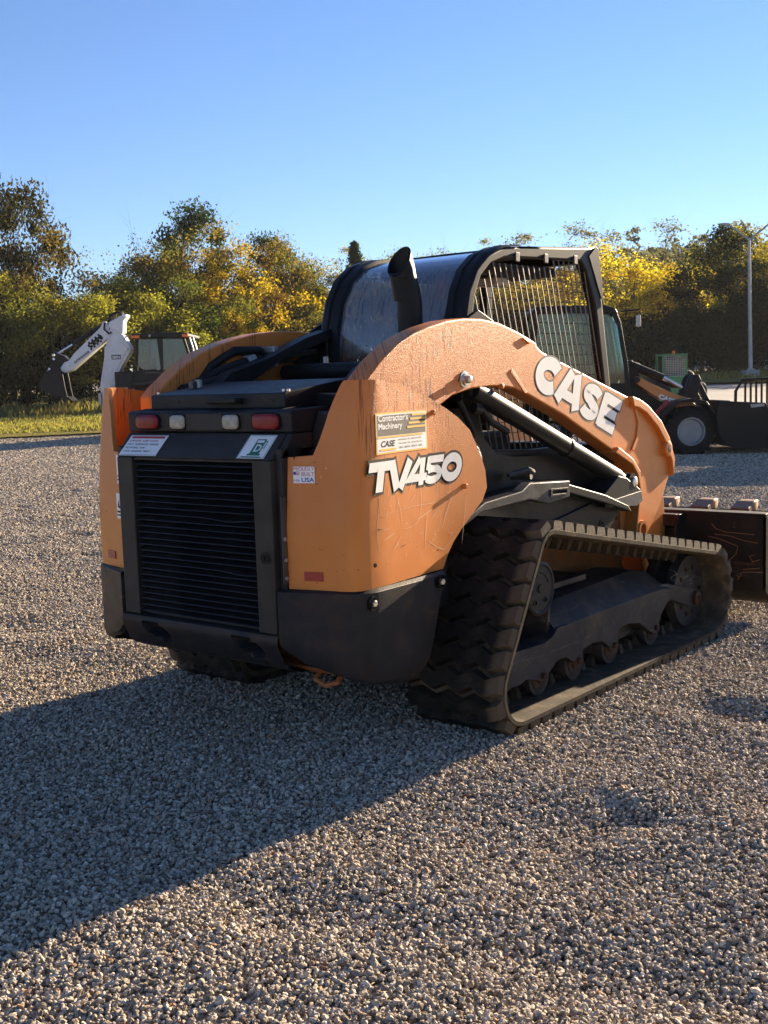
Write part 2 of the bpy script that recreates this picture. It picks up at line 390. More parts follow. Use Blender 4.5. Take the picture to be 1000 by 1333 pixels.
t = NT('gravel_ground')
x, y, z = t.xyz()
v = t.node('ShaderNodeTexVoronoi'); t.l.new(t.coord(), v.inputs['Vector']); v.inputs['Scale'].default_value = 48
v2 = t.node('ShaderNodeTexVoronoi'); t.l.new(t.coord(), v2.inputs['Vector']); v2.inputs['Scale'].default_value = 23
cr = t.node('ShaderNodeSeparateColor'); t.l.new(v.outputs['Color'], cr.inputs[0])
c = t.ramp(cr.outputs[0], [(0, (.20, .165, .12)), (.4, (.41, .345, .255)), (.75, (.56, .475, .36)), (1, (.70, .61, .48))])
c = t.mix(t.math('MULTIPLY', t.band(t.noise(.55, 6, .6), .5, .72), .35), c, (.20, .155, .12))
t.put(t.b.inputs['Base Color'], c); t.b.inputs['Roughness'].default_value = .9; t.b.inputs['Specular IOR Level'].default_value = .05
b = t.bump(t.math('SUBTRACT', 1, v2.outputs['Distance']), .8, .03)
t.l.new(t.bump(t.math('SUBTRACT', 1, v.outputs['Distance']), 1.0, .022, b), t.b.inputs['Normal'])
bears_full = np.radians(np.concatenate([np.arange(-180, -32, 6), np.arange(-32, 32.01, .5), np.arange(36, 181, 6)]))
rings_near = list(np.arange(.3, 14, .07))
ground = kind(polar_sheet('ground', rings_near+geo(14.05, 420, 1.03)+[560, 700, 900], bears_full, t.m, -.006), 'structure')
ground['label'] = 'pale limestone gravel lot rising gently to wooded slopes'

# loose stones lying on the lot: countless, one object
t = NT('limestone_gravel')
oi = t.node('ShaderNodeObjectInfo')
c = t.ramp(oi.outputs['Random'], [(0, (.17, .14, .10)), (.22, (.36, .30, .225)), (.5, (.51, .43, .325)), (.8, (.62, .53, .41)), (.93, (.74, .66, .54)), (.97, (.50, .34, .20)), (1, (.30, .16, .09))])
c = t.mix(t.band(t.noise(3, 4), .3, .7), c, t.mix(1, c, (.78, .78, .80), 'MULTIPLY'))
t.put(t.b.inputs['Base Color'], c); t.b.inputs['Roughness'].default_value = .8; t.b.inputs['Specular IOR Level'].default_value = .2
t.l.new(t.bump(t.noise(6, 4), .35, .15), t.b.inputs['Normal'])
M['stone'] = t.m
gravel = kind(polar_sheet('gravel', list(np.concatenate([np.arange(1.15, 14, .12), np.arange(14, 37.2, .3)])), np.radians(np.arange(-26, 26.01, .6)), M['stone'], 0.), 'stuff')
gravel['label'] = 'loose angular grey limestone chips covering the lot'
me = gravel.data
co = np.empty(len(me.vertices)*3); me.vertices.foreach_get('co', co); co = co.reshape(-1, 3)
dist = np.hypot(co[:, 0]-CAM.x, co[:, 1]-CAM.y)
den = np.interp(dist, [1.1, 3, 6, 10, 14.5, 20, 28, 37], [10500, 9000, 6200, 3200, 1700, 950, 560, 420])
den *= np.where((np.abs(co[:, 0]) < .5) & (co[:, 1] > 1.2) & (co[:, 1] < 3.2), .1, 1)
siz = np.interp(dist, [1.1, 4, 8, 14.5, 24, 37], [.0070, .0068, .0080, .0115, .0175, .024])
at = me.attributes.new('density', 'FLOAT', 'POINT'); at.data.foreach_set('value', den.astype(np.float32))
at = me.attributes.new('stone_size', 'FLOAT', 'POINT'); at.data.foreach_set('value', siz.astype(np.float32))
ng = bpy.data.node_groups.new('gravel_scatter', 'GeometryNodeTree')
ng.interface.new_socket('Geometry', in_out='INPUT', socket_type='NodeSocketGeometry')
ng.interface.new_socket('Geometry', in_out='OUTPUT', socket_type='NodeSocketGeometry')
N = ng.nodes.new; Lk = ng.links.new
gi = N('NodeGroupInput'); go = N('NodeGroupOutput')
dp = N('GeometryNodeDistributePointsOnFaces'); dp.distribute_method = 'RANDOM'
na = N('GeometryNodeInputNamedAttribute'); na.data_type = 'FLOAT'; na.inputs[0].default_value = 'density'
ns = N('GeometryNodeInputNamedAttribute'); ns.data_type = 'FLOAT'; ns.inputs[0].default_value = 'stone_size'
Lk(gi.outputs[0], dp.inputs['Mesh']); Lk(na.outputs['Attribute'], dp.inputs['Density'])
g2i = N('GeometryNodeGeometryToInstance')
for k in range(7):
    ico = N('GeometryNodeMeshIcoSphere'); ico.inputs['Radius'].default_value = 1; ico.inputs['Subdivisions'].default_value = 2
    nz = N('ShaderNodeTexNoise'); nz.inputs['Scale'].default_value = .75; nz.inputs['Detail'].default_value = 1.
    pos = N('GeometryNodeInputPosition'); ad = N('ShaderNodeVectorMath'); ad.operation = 'ADD'; ad.inputs[1].default_value = (k*7.3, k*3.1, k*11.7)
    Lk(pos.outputs[0], ad.inputs[0]); Lk(ad.outputs[0], nz.inputs['Vector'])
    sb = N('ShaderNodeVectorMath'); sb.operation = 'SUBTRACT'; sb.inputs[1].default_value = (.5, .5, .5); Lk(nz.outputs['Color'], sb.inputs[0])
    scl = N('ShaderNodeVectorMath'); scl.operation = 'SCALE'; scl.inputs['Scale'].default_value = 2.0; Lk(sb.outputs[0], scl.inputs[0])
    sp = N('GeometryNodeSetPosition'); Lk(ico.outputs[0], sp.inputs['Geometry']); Lk(scl.outputs[0], sp.inputs['Offset'])
    # snap to coarse steps so that the faces break like crushed stone
    sn = N('ShaderNodeVectorMath'); sn.operation = 'SNAP'; sn.inputs[1].default_value = (.42, .5, .46)
    p2 = N('GeometryNodeInputPosition'); Lk(p2.outputs[0], sn.inputs[0])
    mxv = N('ShaderNodeMix'); mxv.data_type = 'VECTOR'; mxv.inputs[0].default_value = .62; Lk(p2.outputs[0], mxv.inputs[4]); Lk(sn.outputs[0], mxv.inputs[5])
    sp2 = N('GeometryNodeSetPosition'); Lk(sp.outputs[0], sp2.inputs['Geometry']); Lk(mxv.outputs[1], sp2.inputs['Position'])
    tf = N('GeometryNodeTransform'); tf.inputs['Scale'].default_value = (1.0+.12*(k % 3), .85+.08*(k % 2), .55+.1*(k % 4)); Lk(sp2.outputs[0], tf.inputs['Geometry'])
    ss = N('GeometryNodeSetShadeSmooth'); ss.inputs['Shade Smooth'].default_value = False; Lk(tf.outputs[0], ss.inputs[0])
    sm_ = N('GeometryNodeSetMaterial'); sm_.inputs['Material'].default_value = M['stone']; Lk(ss.outputs[0], sm_.inputs[0])
    Lk(sm_.outputs[0], g2i.inputs[0])
ip = N('GeometryNodeInstanceOnPoints'); ip.inputs['Pick Instance'].default_value = True
rv = N('FunctionNodeRandomValue'); rv.data_type = 'FLOAT_VECTOR'; rv.inputs[0].default_value = (-.9, -.9, 0); rv.inputs[1].default_value = (.9, .9, 6.28)
rs = N('FunctionNodeRandomValue'); rs.data_type = 'FLOAT'; rs.inputs[2].default_value = .55; rs.inputs[3].default_value = 1.25; rs.inputs['Seed'].default_value = 4
rb = N('FunctionNodeRandomValue'); rb.data_type = 'FLOAT'; rb.inputs[2].default_value = 0; rb.inputs[3].default_value = 1; rb.inputs['Seed'].default_value = 9
pw = N('ShaderNodeMath'); pw.operation = 'POWER'; pw.inputs[1].default_value = 14; Lk(rb.outputs[1], pw.inputs[0])
ma = N('ShaderNodeMath'); ma.operation = 'MULTIPLY_ADD'; ma.inputs[1].default_value = .8; Lk(pw.outputs[0], ma.inputs[0]); Lk(rs.outputs[1], ma.inputs[2])
ml = N('ShaderNodeMath'); ml.operation = 'MULTIPLY'; Lk(ma.outputs[0], ml.inputs[0]); Lk(ns.outputs['Attribute'], ml.inputs[1])
Lk(dp.outputs['Points'], ip.inputs['Points']); Lk(g2i.outputs[0], ip.inputs['Instance']); Lk(rv.outputs[0], ip.inputs['Rotation']); Lk(ml.outputs[0], ip.inputs['Scale'])
rz_ = N('FunctionNodeRandomValue'); rz_.data_type = 'FLOAT_VECTOR'; rz_.inputs[0].default_value = (0, 0, -.004); rz_.inputs[1].default_value = (0, 0, .007); rz_.inputs['Seed'].default_value = 2
sp3 = N('GeometryNodeSetPosition'); Lk(dp.outputs['Points'], sp3.inputs['Geometry']); Lk(rz_.outputs[0], sp3.inputs['Offset'])
Lk(sp3.outputs[0], ip.inputs['Points'])
Lk(ip.outputs[0], go.inputs[0])
md = gravel.modifiers.new('scatter', 'NODES'); md.node_group = ng

# road beyond the lot, verge of rough grass
t = NT('road_asphalt')
c = t.mix(t.band(t.noise(90, 4), .3, .7), (.11, .11, .115), (.19, .19, .195))
c = t.mix(t.math('MULTIPLY', t.band(t.noise(.4, 5), .4, .7), .5), c, (.24, .235, .23))
t.put(t.b.inputs['Base Color'], c); t.b.inputs['Roughness'].default_value = .8
road = kind(polar_sheet('road', list(np.arange(41, 57.1, 1.)), np.radians(np.arange(7, 32.1, .5)), t.m, .012), 'structure')
road['label'] = 'grey asphalt road past the lot on the right'
t = NT('verge_turf')
n = t.noise(2.2, 6, .65); 
c = t.ramp(n, [(.3, (.28, .19, .085)), (.44, (.27, .23, .08)), (.6, (.19, .20, .07)), (.8, (.26, .25, .10))])
t.put(t.b.inputs['Base Color'], c); t.b.inputs['Roughness'].default_value = .95; t.b.inputs['Specular IOR Level'].default_value = 0.
t.l.new(t.bump(t.noise(14, 5), 1., .25), t.b.inputs['Normal'])
M['turf'] = t.m
verge = kind(polar_sheet('verge', [36, 36.4, 37, 38]+list(np.arange(39, 90, 1.)), np.radians(np.arange(-34, 6.01, .5)), t.m, .07), 'structure')
vr = kind(polar_sheet('verge_bank', [57.2, 57.8]+list(np.arange(58, 76, 1.)), np.radians(np.arange(4, 34.1, .5)), t.m, .10), 'structure')

def grass_patch(name, n, dlo, dhi, ulo, uhi, hlo, hhi, lift, cols):
    d = rng.uniform(dlo, dhi, n); u = rng.uniform(ulo, uhi, n)*d
    x = CAM.x+HU.x*u+HF.x*d; y = CAM.y+HU.y*u+HF.y*d
    z = ground_z(x, y)+lift
    h = rng.uniform(hlo, hhi, n)*(.5+vnoise(x/.9, y/.9, 3)); w = h*.22+.02; a = rng.uniform(0, 2*pi, n)
    px, py = np.cos(a)*w, np.sin(a)*w; lx, ly = rng.normal(0, .3, n)*h, rng.normal(0, .3, n)*h
    V = np.stack([np.stack([x-px, y-py, z-.02], -1), np.stack([x+px, y+py, z-.02], -1), np.stack([x+lx, y+ly, z+h], -1)], 1).reshape(-1, 3)
    return tri_obj(name, V, 3, cols)
def tri_obj(name, V, k, mat):
    n = len(V)//k
    me = bpy.data.meshes.new(name); me.vertices.add(len(V)); me.vertices.foreach_set('co', np.asarray(V, np.float32).ravel())
    me.loops.add(n*k); me.loops.foreach_set('vertex_index', np.arange(n*k, dtype=np.int32))
    me.polygons.add(n); me.polygons.foreach_set('loop_start', np.arange(0, n*k, k, dtype=np.int32))
    me.update(calc_edges=True); me.validate()
    me.materials.append(mat)
    o = bpy.data.objects.new(name, me); COL.objects.link(o); return o

def leaf_mat(name, translucency=.45):
    t = NT(name); t.n.remove(t.b)
    oi = t.node('ShaderNodeObjectInfo'); g = t.node('ShaderNodeNewGeometry')
    r = g.outputs['Random Per Island']
    k = t.ramp(r, [(0, (.5, .52, .58)), (.5, (1.05, 1.03, .95)), (.85, (1.35, 1.25, .9)), (1, (1.6, 1.45, .85))])
    c = t.mix(1, oi.outputs['Color'], k, 'MULTIPLY')
    w = t.band(t.noise(.55, 3, .6), .42, .66)          # clumps turned further than the rest
    c = t.mix(t.math('MULTIPLY', w, .6), c, t.mix(1, c, (1.2, 1.0, .8), 'MULTIPLY'))
    d = t.node('ShaderNodeBsdfDiffuse'); tr = t.node('ShaderNodeBsdfTranslucent'); mx = t.node('ShaderNodeMixShader')
    t.l.new(c, d.inputs[0]); t.put(tr.inputs[0], t.mix(1, c, (1.1, 1.2, .6), 'MULTIPLY')); mx.inputs[0].default_value = translucency
    t.l.new(d.outputs[0], mx.inputs[1]); t.l.new(tr.outputs[0], mx.inputs[2]); t.l.new(mx.outputs[0], t.out.inputs[0])
    return t.m
M['leaf'] = leaf_mat('autumn_leaves', .55); M['blade'] = leaf_mat('grass_blades', .35)
M['bark'] = pbr('grey_brown_bark', (.085, .068, .055), .9, var=.4, vs=9, bump=.6, bs=25)
g = kind(grass_patch('grass', 26000, 36.2, 52, -.40, -.12, .05, .15, .07, M['blade']), 'stuff'); g.color = (.26, .25, .11, 1)
g = kind(grass_patch('weeds', 2200, 44.5, 47.5, -.42, -.18, .2, .5, .07, M['blade']), 'stuff'); g.color = (.24, .22, .10, 1)
g = kind(grass_patch('roadside_grass', 5000, 58, 68, .12, .5, .10, .3, .10, M['blade']), 'stuff'); g.color = (.22, .20, .08, 1)

# ------------------------------------------------------------------ trees
def limb(mb, p, d, length, r, depth, ends, n=5, spread=.7, rnd=random):
    q = p; pts = [p]; rs = [r]; dd = Vector(d)
    seg = 4 if depth > 1 else 3
    for i in range(seg):
        dd = (dd+Vector((rnd.gauss(0, .16), rnd.gauss(0, .16), rnd.gauss(.03, .1)))).normalized()
        q = q+dd*(length/seg); pts.append(q); rs.append(r*(1-.55*(i+1)/seg))
    mb.tube(pts, rs, n, cap=False)
    if depth == 0: ends.append(q); return
    for k in range(rnd.choice((2, 3, 3))):
        i = rnd.randint(2, seg) if k else seg
        a = rnd.uniform(0, 2*pi); o = dd.orthogonal().normalized(); o.rotate(Matrix.Rotation(a, 3, dd))
        nd = (dd+o*rnd.uniform(spread*.6, spread*1.3)).normalized(); nd.z = nd.z*.8+.12
        limb(mb, pts[i], nd, length*rnd.uniform(.55, .8), rs[i]*.62, depth-1, ends, max(3, n-1), spread, rnd)
def leaf_quads(c, size, rg, flat=.0):
    n = len(c); s = size*rg.uniform(.6, 1.3, n)[:, None]
    a = rg.normal(size=(n, 3)); a[:, 2] *= (1-flat); a /= np.linalg.norm(a, axis=1)[:, None]
    b = rg.normal(size=(n, 3)); b -= a*(a*b).sum(1)[:, None]; b /= np.linalg.norm(b, axis=1)[:, None]
    return np.stack([c-a*s, c+b*s*.55, c+a*s, c-b*s*.55], 1).reshape(-1, 3)
def make_tree(seed, H=8., W=2.6, kind_='broad', leaves=8000, size=.115, base=.18, depth=3, lean=0.):
    """returns (trunk mesh, crown mesh) for a tree of height H, crown radius W, standing at the origin"""
    rg = np.random.default_rng(seed); rnd = random.Random(seed)
    mb = MB(); ends = []
    if kind_ in ('broad', 'dense', 'bare', 'round'):
        th = H*(.33 if kind_ != 'bare' else .28)
        top = Vector((rnd.gauss(0, .15), rnd.gauss(0, .15), th))
        mb.tube([(0, 0, -.3), (0.02, 0, th*.4), top], [H*.026, H*.02, H*.016], 8, cap=False)
        m = 6 if kind_ != 'bare' else 7
        for k in range(m):
            a = 2*pi*k/m+rnd.uniform(-.3, .3); el = rnd.uniform(.35, 1.25)
            d = Vector((math.cos(a)*math.cos(el)*W/2.6, math.sin(a)*math.cos(el)*W/2.6, math.sin(el)))
            limb(mb, Vector((0, 0, th*rnd.uniform(.55, 1.))) if k % 2 else top, d, (H-th)*rnd.uniform(.38, .5), H*.010, depth, ends, 5, .75, rnd)
        limb(mb, top, Vector((0, 0, 1)), (H-th)*.5, H*.012, depth, ends, 5, .6, rnd)
    else:
        mb.tube([(0, 0, -.3), (0, 0, H*.5), (0, 0, H*.97)], [H*.018, H*.012, .02], 7, cap=False)
    C = []
    if kind_ == 'pine':
        for k in range(60):
            z = H*(base+(.98-base)*(k/59)); rad = W*(1-(k/59))**.8*rnd.uniform(.6, 1.1)+.1
            for j in range(5):
                a = rnd.uniform(0, 2*pi); e = Vector((math.cos(a)*rad, math.sin(a)*rad, z-.12*rad))
                mb.tube([(0, 0, z), e], [.03, .008], 3, cap=False)
                m = max(4, int(leaves/300)); t_ = rg.uniform(.15, 1, m)
                C.append(np.outer(t_, np.array(e)-np.array((0, 0, z)))+np.array((0, 0, z))+rg.normal(0, .07+.05*rad, (m, 3)))
    else:
        lobes = []
        nl = {'broad': 60, 'dense': 60, 'bare': 26, 'round': 60}[kind_]
        for k in range(nl):
            v = rg.normal(size=3); v /= np.linalg.norm(v); v *= rg.uniform(.45, 1.0)**.6
            zc = .5+.5*v[2]
            wz = W*(1.0 if kind_ != 'dense' else (.45+.75*(1-zc)**.7))
            wz *= (1-.35*max(0, zc-.6)/.4) if kind_ == 'broad' else 1
            lobes.append((v[0]*wz, v[1]*wz, H*(base+(1-base)*(.06+.88*zc))))
        lobes = np.array(lobes)
        if kind_ in ('broad', 'bare') and ends:
            E_ = np.array([tuple(e) for e in ends]); E_ = E_[rg.permutation(len(E_))[:46]]
            lobes = np.concatenate([lobes[:len(lobes)*2//3], E_]) if kind_ == 'broad' else E_
        per = leaves//len(lobes)
        for c0 in lobes:
            m = max(5, int(per*rg.uniform(.35, 1.6))); r0 = W*rg.uniform(.13, .30)
            v = rg.normal(size=(m, 3)); v /= np.linalg.norm(v, axis=1)[:, None]
            v = rg.normal(size=(m, 3))*rg.uniform(.55, 1.15, (m, 1)); v = v[np.linalg.norm(v, axis=1) < 2.1]
            C.append(c0+v*r0*np.array((.74, .74, .56)))
    C = np.concatenate(C)
    C = C[C[:, 2] > .15]
    C[:, 2] *= H/np.percentile(C[:, 2], 99.7)
    tr = mb.obj('trunk', 'bark', None, fix=False)
    V = leaf_quads(C, size, rg)
    cr = tri_obj('crown', V, 4, M['leaf'])
    return tr, cr
TREES = {}
def tree_meshes(key):
    if key not in TREES:
        P_ = {'broad_a': dict(seed=1, H=8, W=2.9, leaves=18000), 'broad_b': dict(seed=2, H=8, W=2.5, leaves=16000), 'broad_c': dict(seed=3, H=8, W=3.3, leaves=19000, base=.1),
              'broad_d': dict(seed=14, H=8, W=2.7, leaves=14000, base=.15), 'dense_a': dict(seed=5, H=9, W=3.2, kind_='dense', leaves=20000, base=.05, size=.10), 'dense_b': dict(seed=6, H=9, W=2.6, kind_='round', leaves=18000, size=.10, base=.12),
              'bare_a': dict(seed=7, H=9, W=2.6, kind_='bare', leaves=1500, depth=4, size=.07), 'bare_b': dict(seed=8, H=9, W=2.6, kind_='bare', leaves=5000, depth=4, size=.07), 'pine': dict(seed=9, H=8, W=1.7, kind_='pine', leaves=12000, size=.08, base=.2),
              'shrub_a': dict(seed=10, H=3.4, W=2.2, kind_='dense', leaves=9000, base=0., size=.08), 'shrub_b': dict(seed=12, H=3.2, W=2.0, kind_='broad', leaves=8000, base=.02, size=.08, depth=2)}[key]
        P_.setdefault('size', .078); tr, cr = make_tree(**P_); TREES[key] = (tr.data, cr.data, P_['H'], P_['W'])
        bpy.data.objects.remove(tr); bpy.data.objects.remove(cr)
    return TREES[key]
def tree(key, u, d, top, width, color, label, name='tree', cat='tree', group=None, sink=0.):
    tm, cm, H, W = tree_meshes(key)
    p = spot(u, d); p.z = float(ground_z(np.array([p.x]), np.array([p.y]))[0])-sink
    s = (top-p.z)/H; sw = width/W
    r = thing(name, label, cat, p, random.uniform(0, 6.28), group)
    for nm, me_ in (('trunk', tm), ('crown', cm)):
        o = bpy.data.objects.new(nm, me_); COL.objects.link(o); o.parent = r
        o.scale = (sw, sw, s); o.color = (*color, 1)
    return r
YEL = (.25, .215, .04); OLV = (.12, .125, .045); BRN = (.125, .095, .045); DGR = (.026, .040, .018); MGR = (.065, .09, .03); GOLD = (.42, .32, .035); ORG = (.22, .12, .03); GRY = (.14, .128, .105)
TL = [  # key, pixel-free lateral offset u, distance d, top height, crown radius, colour, label
 ('dense_b', -17.0, 56, 11.2, 2.3, (.045, .042, .02), 'tallest dark tree at the far left edge of the treeline'),
 ('broad_b', -16.3, 53, 8.6, 2.3, BRN, 'brown tree just below the tallest dark tree at far left'),
 ('broad_c', -15.0, 49, 6.3, 2.6, OLV, 'olive and yellow tree at left edge above the grass verge'),
 ('broad_a', -12.9, 47, 5.9, 2.4, (.20, .19, .05), 'yellow green tree left of the raised white dipper arm'),
 ('bare_a', -13.0, 56, 9.0, 2.2, GRY, 'thin bare twiggy tree showing pale sky between tall dark trees'),
 ('broad_d', -12.0, 53, 7.3, 2.2, DGR, 'dark leafy tree below the bare twiggy tree'),
 ('broad_b', -10.6, 52, 7.5, 2.2, OLV, 'olive brown tree rising behind the white boom'),
 ('broad_c', -10.0, 48, 6.0, 2.3, (.20, .20, .05), 'yellow green tree directly behind the white boom top'),
 ('dense_b', -8.9, 56, 9.9, 2.1, (.028, .045, .02), 'tall dark green round tree standing above the middle of the left treeline'),
 ('broad_a', -9.1, 52, 8.2, 2.7, (.19, .145, .055), 'broad golden brown tree below the tall dark green round tree'),
 ('broad_b', -7.0, 50, 7.3, 1.9, (.34, .25, .035), 'bright yellow tree right of the golden brown tree'),
 ('broad_d', -7.9, 48, 5.6, 2.3, MGR, 'green tree behind the backhoe cab roof'),
 ('broad_b', -5.15, 45.5, 4.7, .85, GOLD, 'small bright gold tree over the left loader arm'),
 ('dense_b', -5.3, 57, 8.5, 1.6, DGR, 'dark topped tree behind the yellow trees left of the exhaust'),
 ('broad_c', -5.6, 52, 7.5, 2.2, (.15, .10, .04), 'russet brown tree above the small gold tree'),
 ('broad_a', -3.6, 52, 7.4, 2.2, OLV, 'olive tree left of the cab and the dark pine'),
 ('broad_d', -2.2, 49, 6.6, 2.0, (.15, .12, .035), 'tawny tree standing just left of the cab arch'),
 ('pine', -1.0, 56, 7.9, 1.4, DGR, 'dark pointed pine above the left corner of the cab roof'),
 ('bare_b', .5, 58, 7.7, 1.9, (.26, .24, .10), 'pale thin leaved tree above the cab roof left of the exhaust'),
 ('broad_d', 1.6, 58, 7.5, 1.8, (.13, .12, .05), 'small tree behind the exhaust tip'),
 ('bare_b', 2.9, 57, 8.0, 1.8, (.20, .20, .08), 'spindly light green tree above the cab roof right of the exhaust'),
 ('broad_a', 5.0, 52, 6.0, 2.4, (.24, .18, .035), 'yellow olive tree seen through the cab side screen'),
 ('broad_c', 7.3, 53, 6.3, 2.4, (.20, .13, .035), 'tawny tree seen through the front of the cab screen'),
 ('bare_b', 10.9, 66, 9.6, 3.0, (.13, .118, .09), 'grey brown half bare tree above the bright yellow tree'),
 ('broad_a', 9.95, 46, 6.2, 2.5, (.52, .42, .06), 'bright yellow tree right of the cab screen'),
 ('broad_d', 11.9, 52, 5.3, 1.8, ORG, 'orange brown tree between the yellow tree and the dark evergreen'),
 ('bare_b', 15.2, 66, 9.6, 3.1, (.125, .12, .09), 'tall grey green thin tree left of the dark evergreen'),
 ('broad_b', 13.4, 54, 6.1, 1.5, (.30, .22, .04), 'slim yellow tree tucked against the dark evergreen'),
 ('dense_a', 16.3, 55, 7.9, 2.6, (.018, .028, .014), 'large dark evergreen left of the lamp post'),
 ('broad_c', 19.3, 57, 8.2, 3.0, (.21, .18, .04), 'yellow green tree behind the lamp post'),
 ('broad_a', 22.4, 58, 8.6, 3.0, (.19, .15, .04), 'olive gold tree right of the lamp post at the frame edge'),
 ('broad_b', -20.3, 53, 9.2, 2.8, BRN, 'brown tree beyond the left end of the verge'),
 ('broad_c', 26.0, 60, 8.0, 3.2, OLV, 'olive tree far right beyond the lamp post'),
]
def recede(q, d):
    """distance of the wood's edge at bearing q = u/d"""
    t_ = (46*q+17)/(.626-.78*q); e = min(46+.78*t_, 84)
    if q > .20: e = 66+max(0., .28-q)*200
    return e+(d-50)*.7
for key, u, d, top, w, *rest in TL:
    k = recede(u/d, d)/d; u, d, top, w = u*k, d*k, 1.45+(top-1.45)*k, w*k
    tree(key, u, d, top, w, *rest)
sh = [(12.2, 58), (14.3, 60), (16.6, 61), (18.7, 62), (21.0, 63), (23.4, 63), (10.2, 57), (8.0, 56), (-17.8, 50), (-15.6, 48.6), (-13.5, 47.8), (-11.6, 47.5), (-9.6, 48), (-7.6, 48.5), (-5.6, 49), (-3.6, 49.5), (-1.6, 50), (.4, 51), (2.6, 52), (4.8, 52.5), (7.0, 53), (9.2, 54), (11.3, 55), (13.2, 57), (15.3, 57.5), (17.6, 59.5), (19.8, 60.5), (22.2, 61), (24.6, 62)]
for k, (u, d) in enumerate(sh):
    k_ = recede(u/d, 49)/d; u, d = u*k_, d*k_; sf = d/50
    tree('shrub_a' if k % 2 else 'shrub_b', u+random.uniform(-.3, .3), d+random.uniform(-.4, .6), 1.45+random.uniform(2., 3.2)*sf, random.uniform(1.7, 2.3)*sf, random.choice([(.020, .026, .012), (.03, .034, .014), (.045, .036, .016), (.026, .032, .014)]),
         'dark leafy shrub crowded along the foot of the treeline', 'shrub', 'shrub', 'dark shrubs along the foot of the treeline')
# second row that closes the gaps low down
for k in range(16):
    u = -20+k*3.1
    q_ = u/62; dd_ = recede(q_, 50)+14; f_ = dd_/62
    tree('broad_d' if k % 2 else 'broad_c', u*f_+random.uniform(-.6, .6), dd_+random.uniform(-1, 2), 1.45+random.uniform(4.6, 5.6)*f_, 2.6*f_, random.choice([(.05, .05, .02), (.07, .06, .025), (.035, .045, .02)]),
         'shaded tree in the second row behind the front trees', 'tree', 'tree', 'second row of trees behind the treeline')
# woods on the far slope: one far-off mass
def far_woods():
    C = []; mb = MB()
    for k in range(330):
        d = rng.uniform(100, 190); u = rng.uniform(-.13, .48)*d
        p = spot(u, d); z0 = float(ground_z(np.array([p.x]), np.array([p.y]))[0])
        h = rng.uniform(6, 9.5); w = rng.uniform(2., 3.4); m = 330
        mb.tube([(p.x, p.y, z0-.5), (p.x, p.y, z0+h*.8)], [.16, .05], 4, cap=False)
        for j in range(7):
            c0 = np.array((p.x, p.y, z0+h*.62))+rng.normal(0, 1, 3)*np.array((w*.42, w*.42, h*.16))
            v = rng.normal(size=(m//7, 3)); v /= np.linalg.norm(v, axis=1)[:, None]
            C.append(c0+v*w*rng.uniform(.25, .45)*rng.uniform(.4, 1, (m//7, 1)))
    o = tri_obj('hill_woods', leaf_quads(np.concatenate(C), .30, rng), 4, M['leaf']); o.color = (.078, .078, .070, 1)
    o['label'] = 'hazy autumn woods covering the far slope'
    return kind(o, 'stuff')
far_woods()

# ------------------------------------------------------------------ the compact track loader (forward = +y, its right = +x)
LO = thing('compact_track_loader', 'orange and black compact track loader seen from behind, parked on sunlit gravel', 'track loader', (0, 0, 0))
ip1 = lambda v, a, b: float(np.interp(v, a, b))

def panel_x(y): return .772-.085*(max(y, .28)-.28) if y < .74 else .733-.015*(y-.74)
def fender(s):
    ZL = [.667, .70, .728, .769, .813, .881, .916, .969, 1.045, 1.10, 1.15, 1.166, 1.173, 1.223, 1.281, 1.333, 1.386, 1.426, 1.447]
    yf = lambda z: ip1(z, [.668, .720, .766, .81, .879, .915, .968, 1.045, 1.121, 1.222, 1.281, 1.333, 1.386, 1.426, 1.447],
                       [.784, .819, .861, .919, 1.028, 1.089, 1.128, 1.118, 1.079, 1.007, .917, .803, .666, .502, .34])
    dyf = lambda z: ip1(z, [.9, 1.15, 1.447], [0, .02, .062])
    xs = lambda z: .482 if z < 1.17 else ip1(z, [1.17, 1.24, 1.338, 1.42, 1.447], [.582, .611, .638, .671, .688])
    rows = []
    for z in ZL:
        dy = dyf(z); x0 = xs(z); rl = lambda x: .13+(x-.475)*.27+dy
        path = []
        for k in range(6): x = x0+(.716-x0)*k/5; path.append((x, rl(x)))
        B = path[-1]; Cc = (.7665, rl(.7665)); S = (.7655, Cc[1]+.075)
        for k in range(1, 8):
            t = k/7; path.append(tuple((1-t)**2*B[i]+2*t*(1-t)*Cc[i]+t*t*S[i] for i in (0, 1)))
        y0 = path[-1][1]; y1 = max(yf(z), y0+.01); x1 = path[-1][0]
        for k in range(1, 13):
            y = y0+(y1-y0)*k/12; path.append((min(x1, panel_x(y)), y))
        rows.append([(x*s, y, z) for x, y in path])
    mb = MB().grid(rows)
    if s < 0: mb.f = [f[::-1] for f in mb.f]
    o = mb.obj('rear_side_panel', 'orange', LO, solid=.02, fix=False, smooth=45, bevel=.004)
    return o
FP = {}
for s in (1, -1): FP[s] = fender(s)

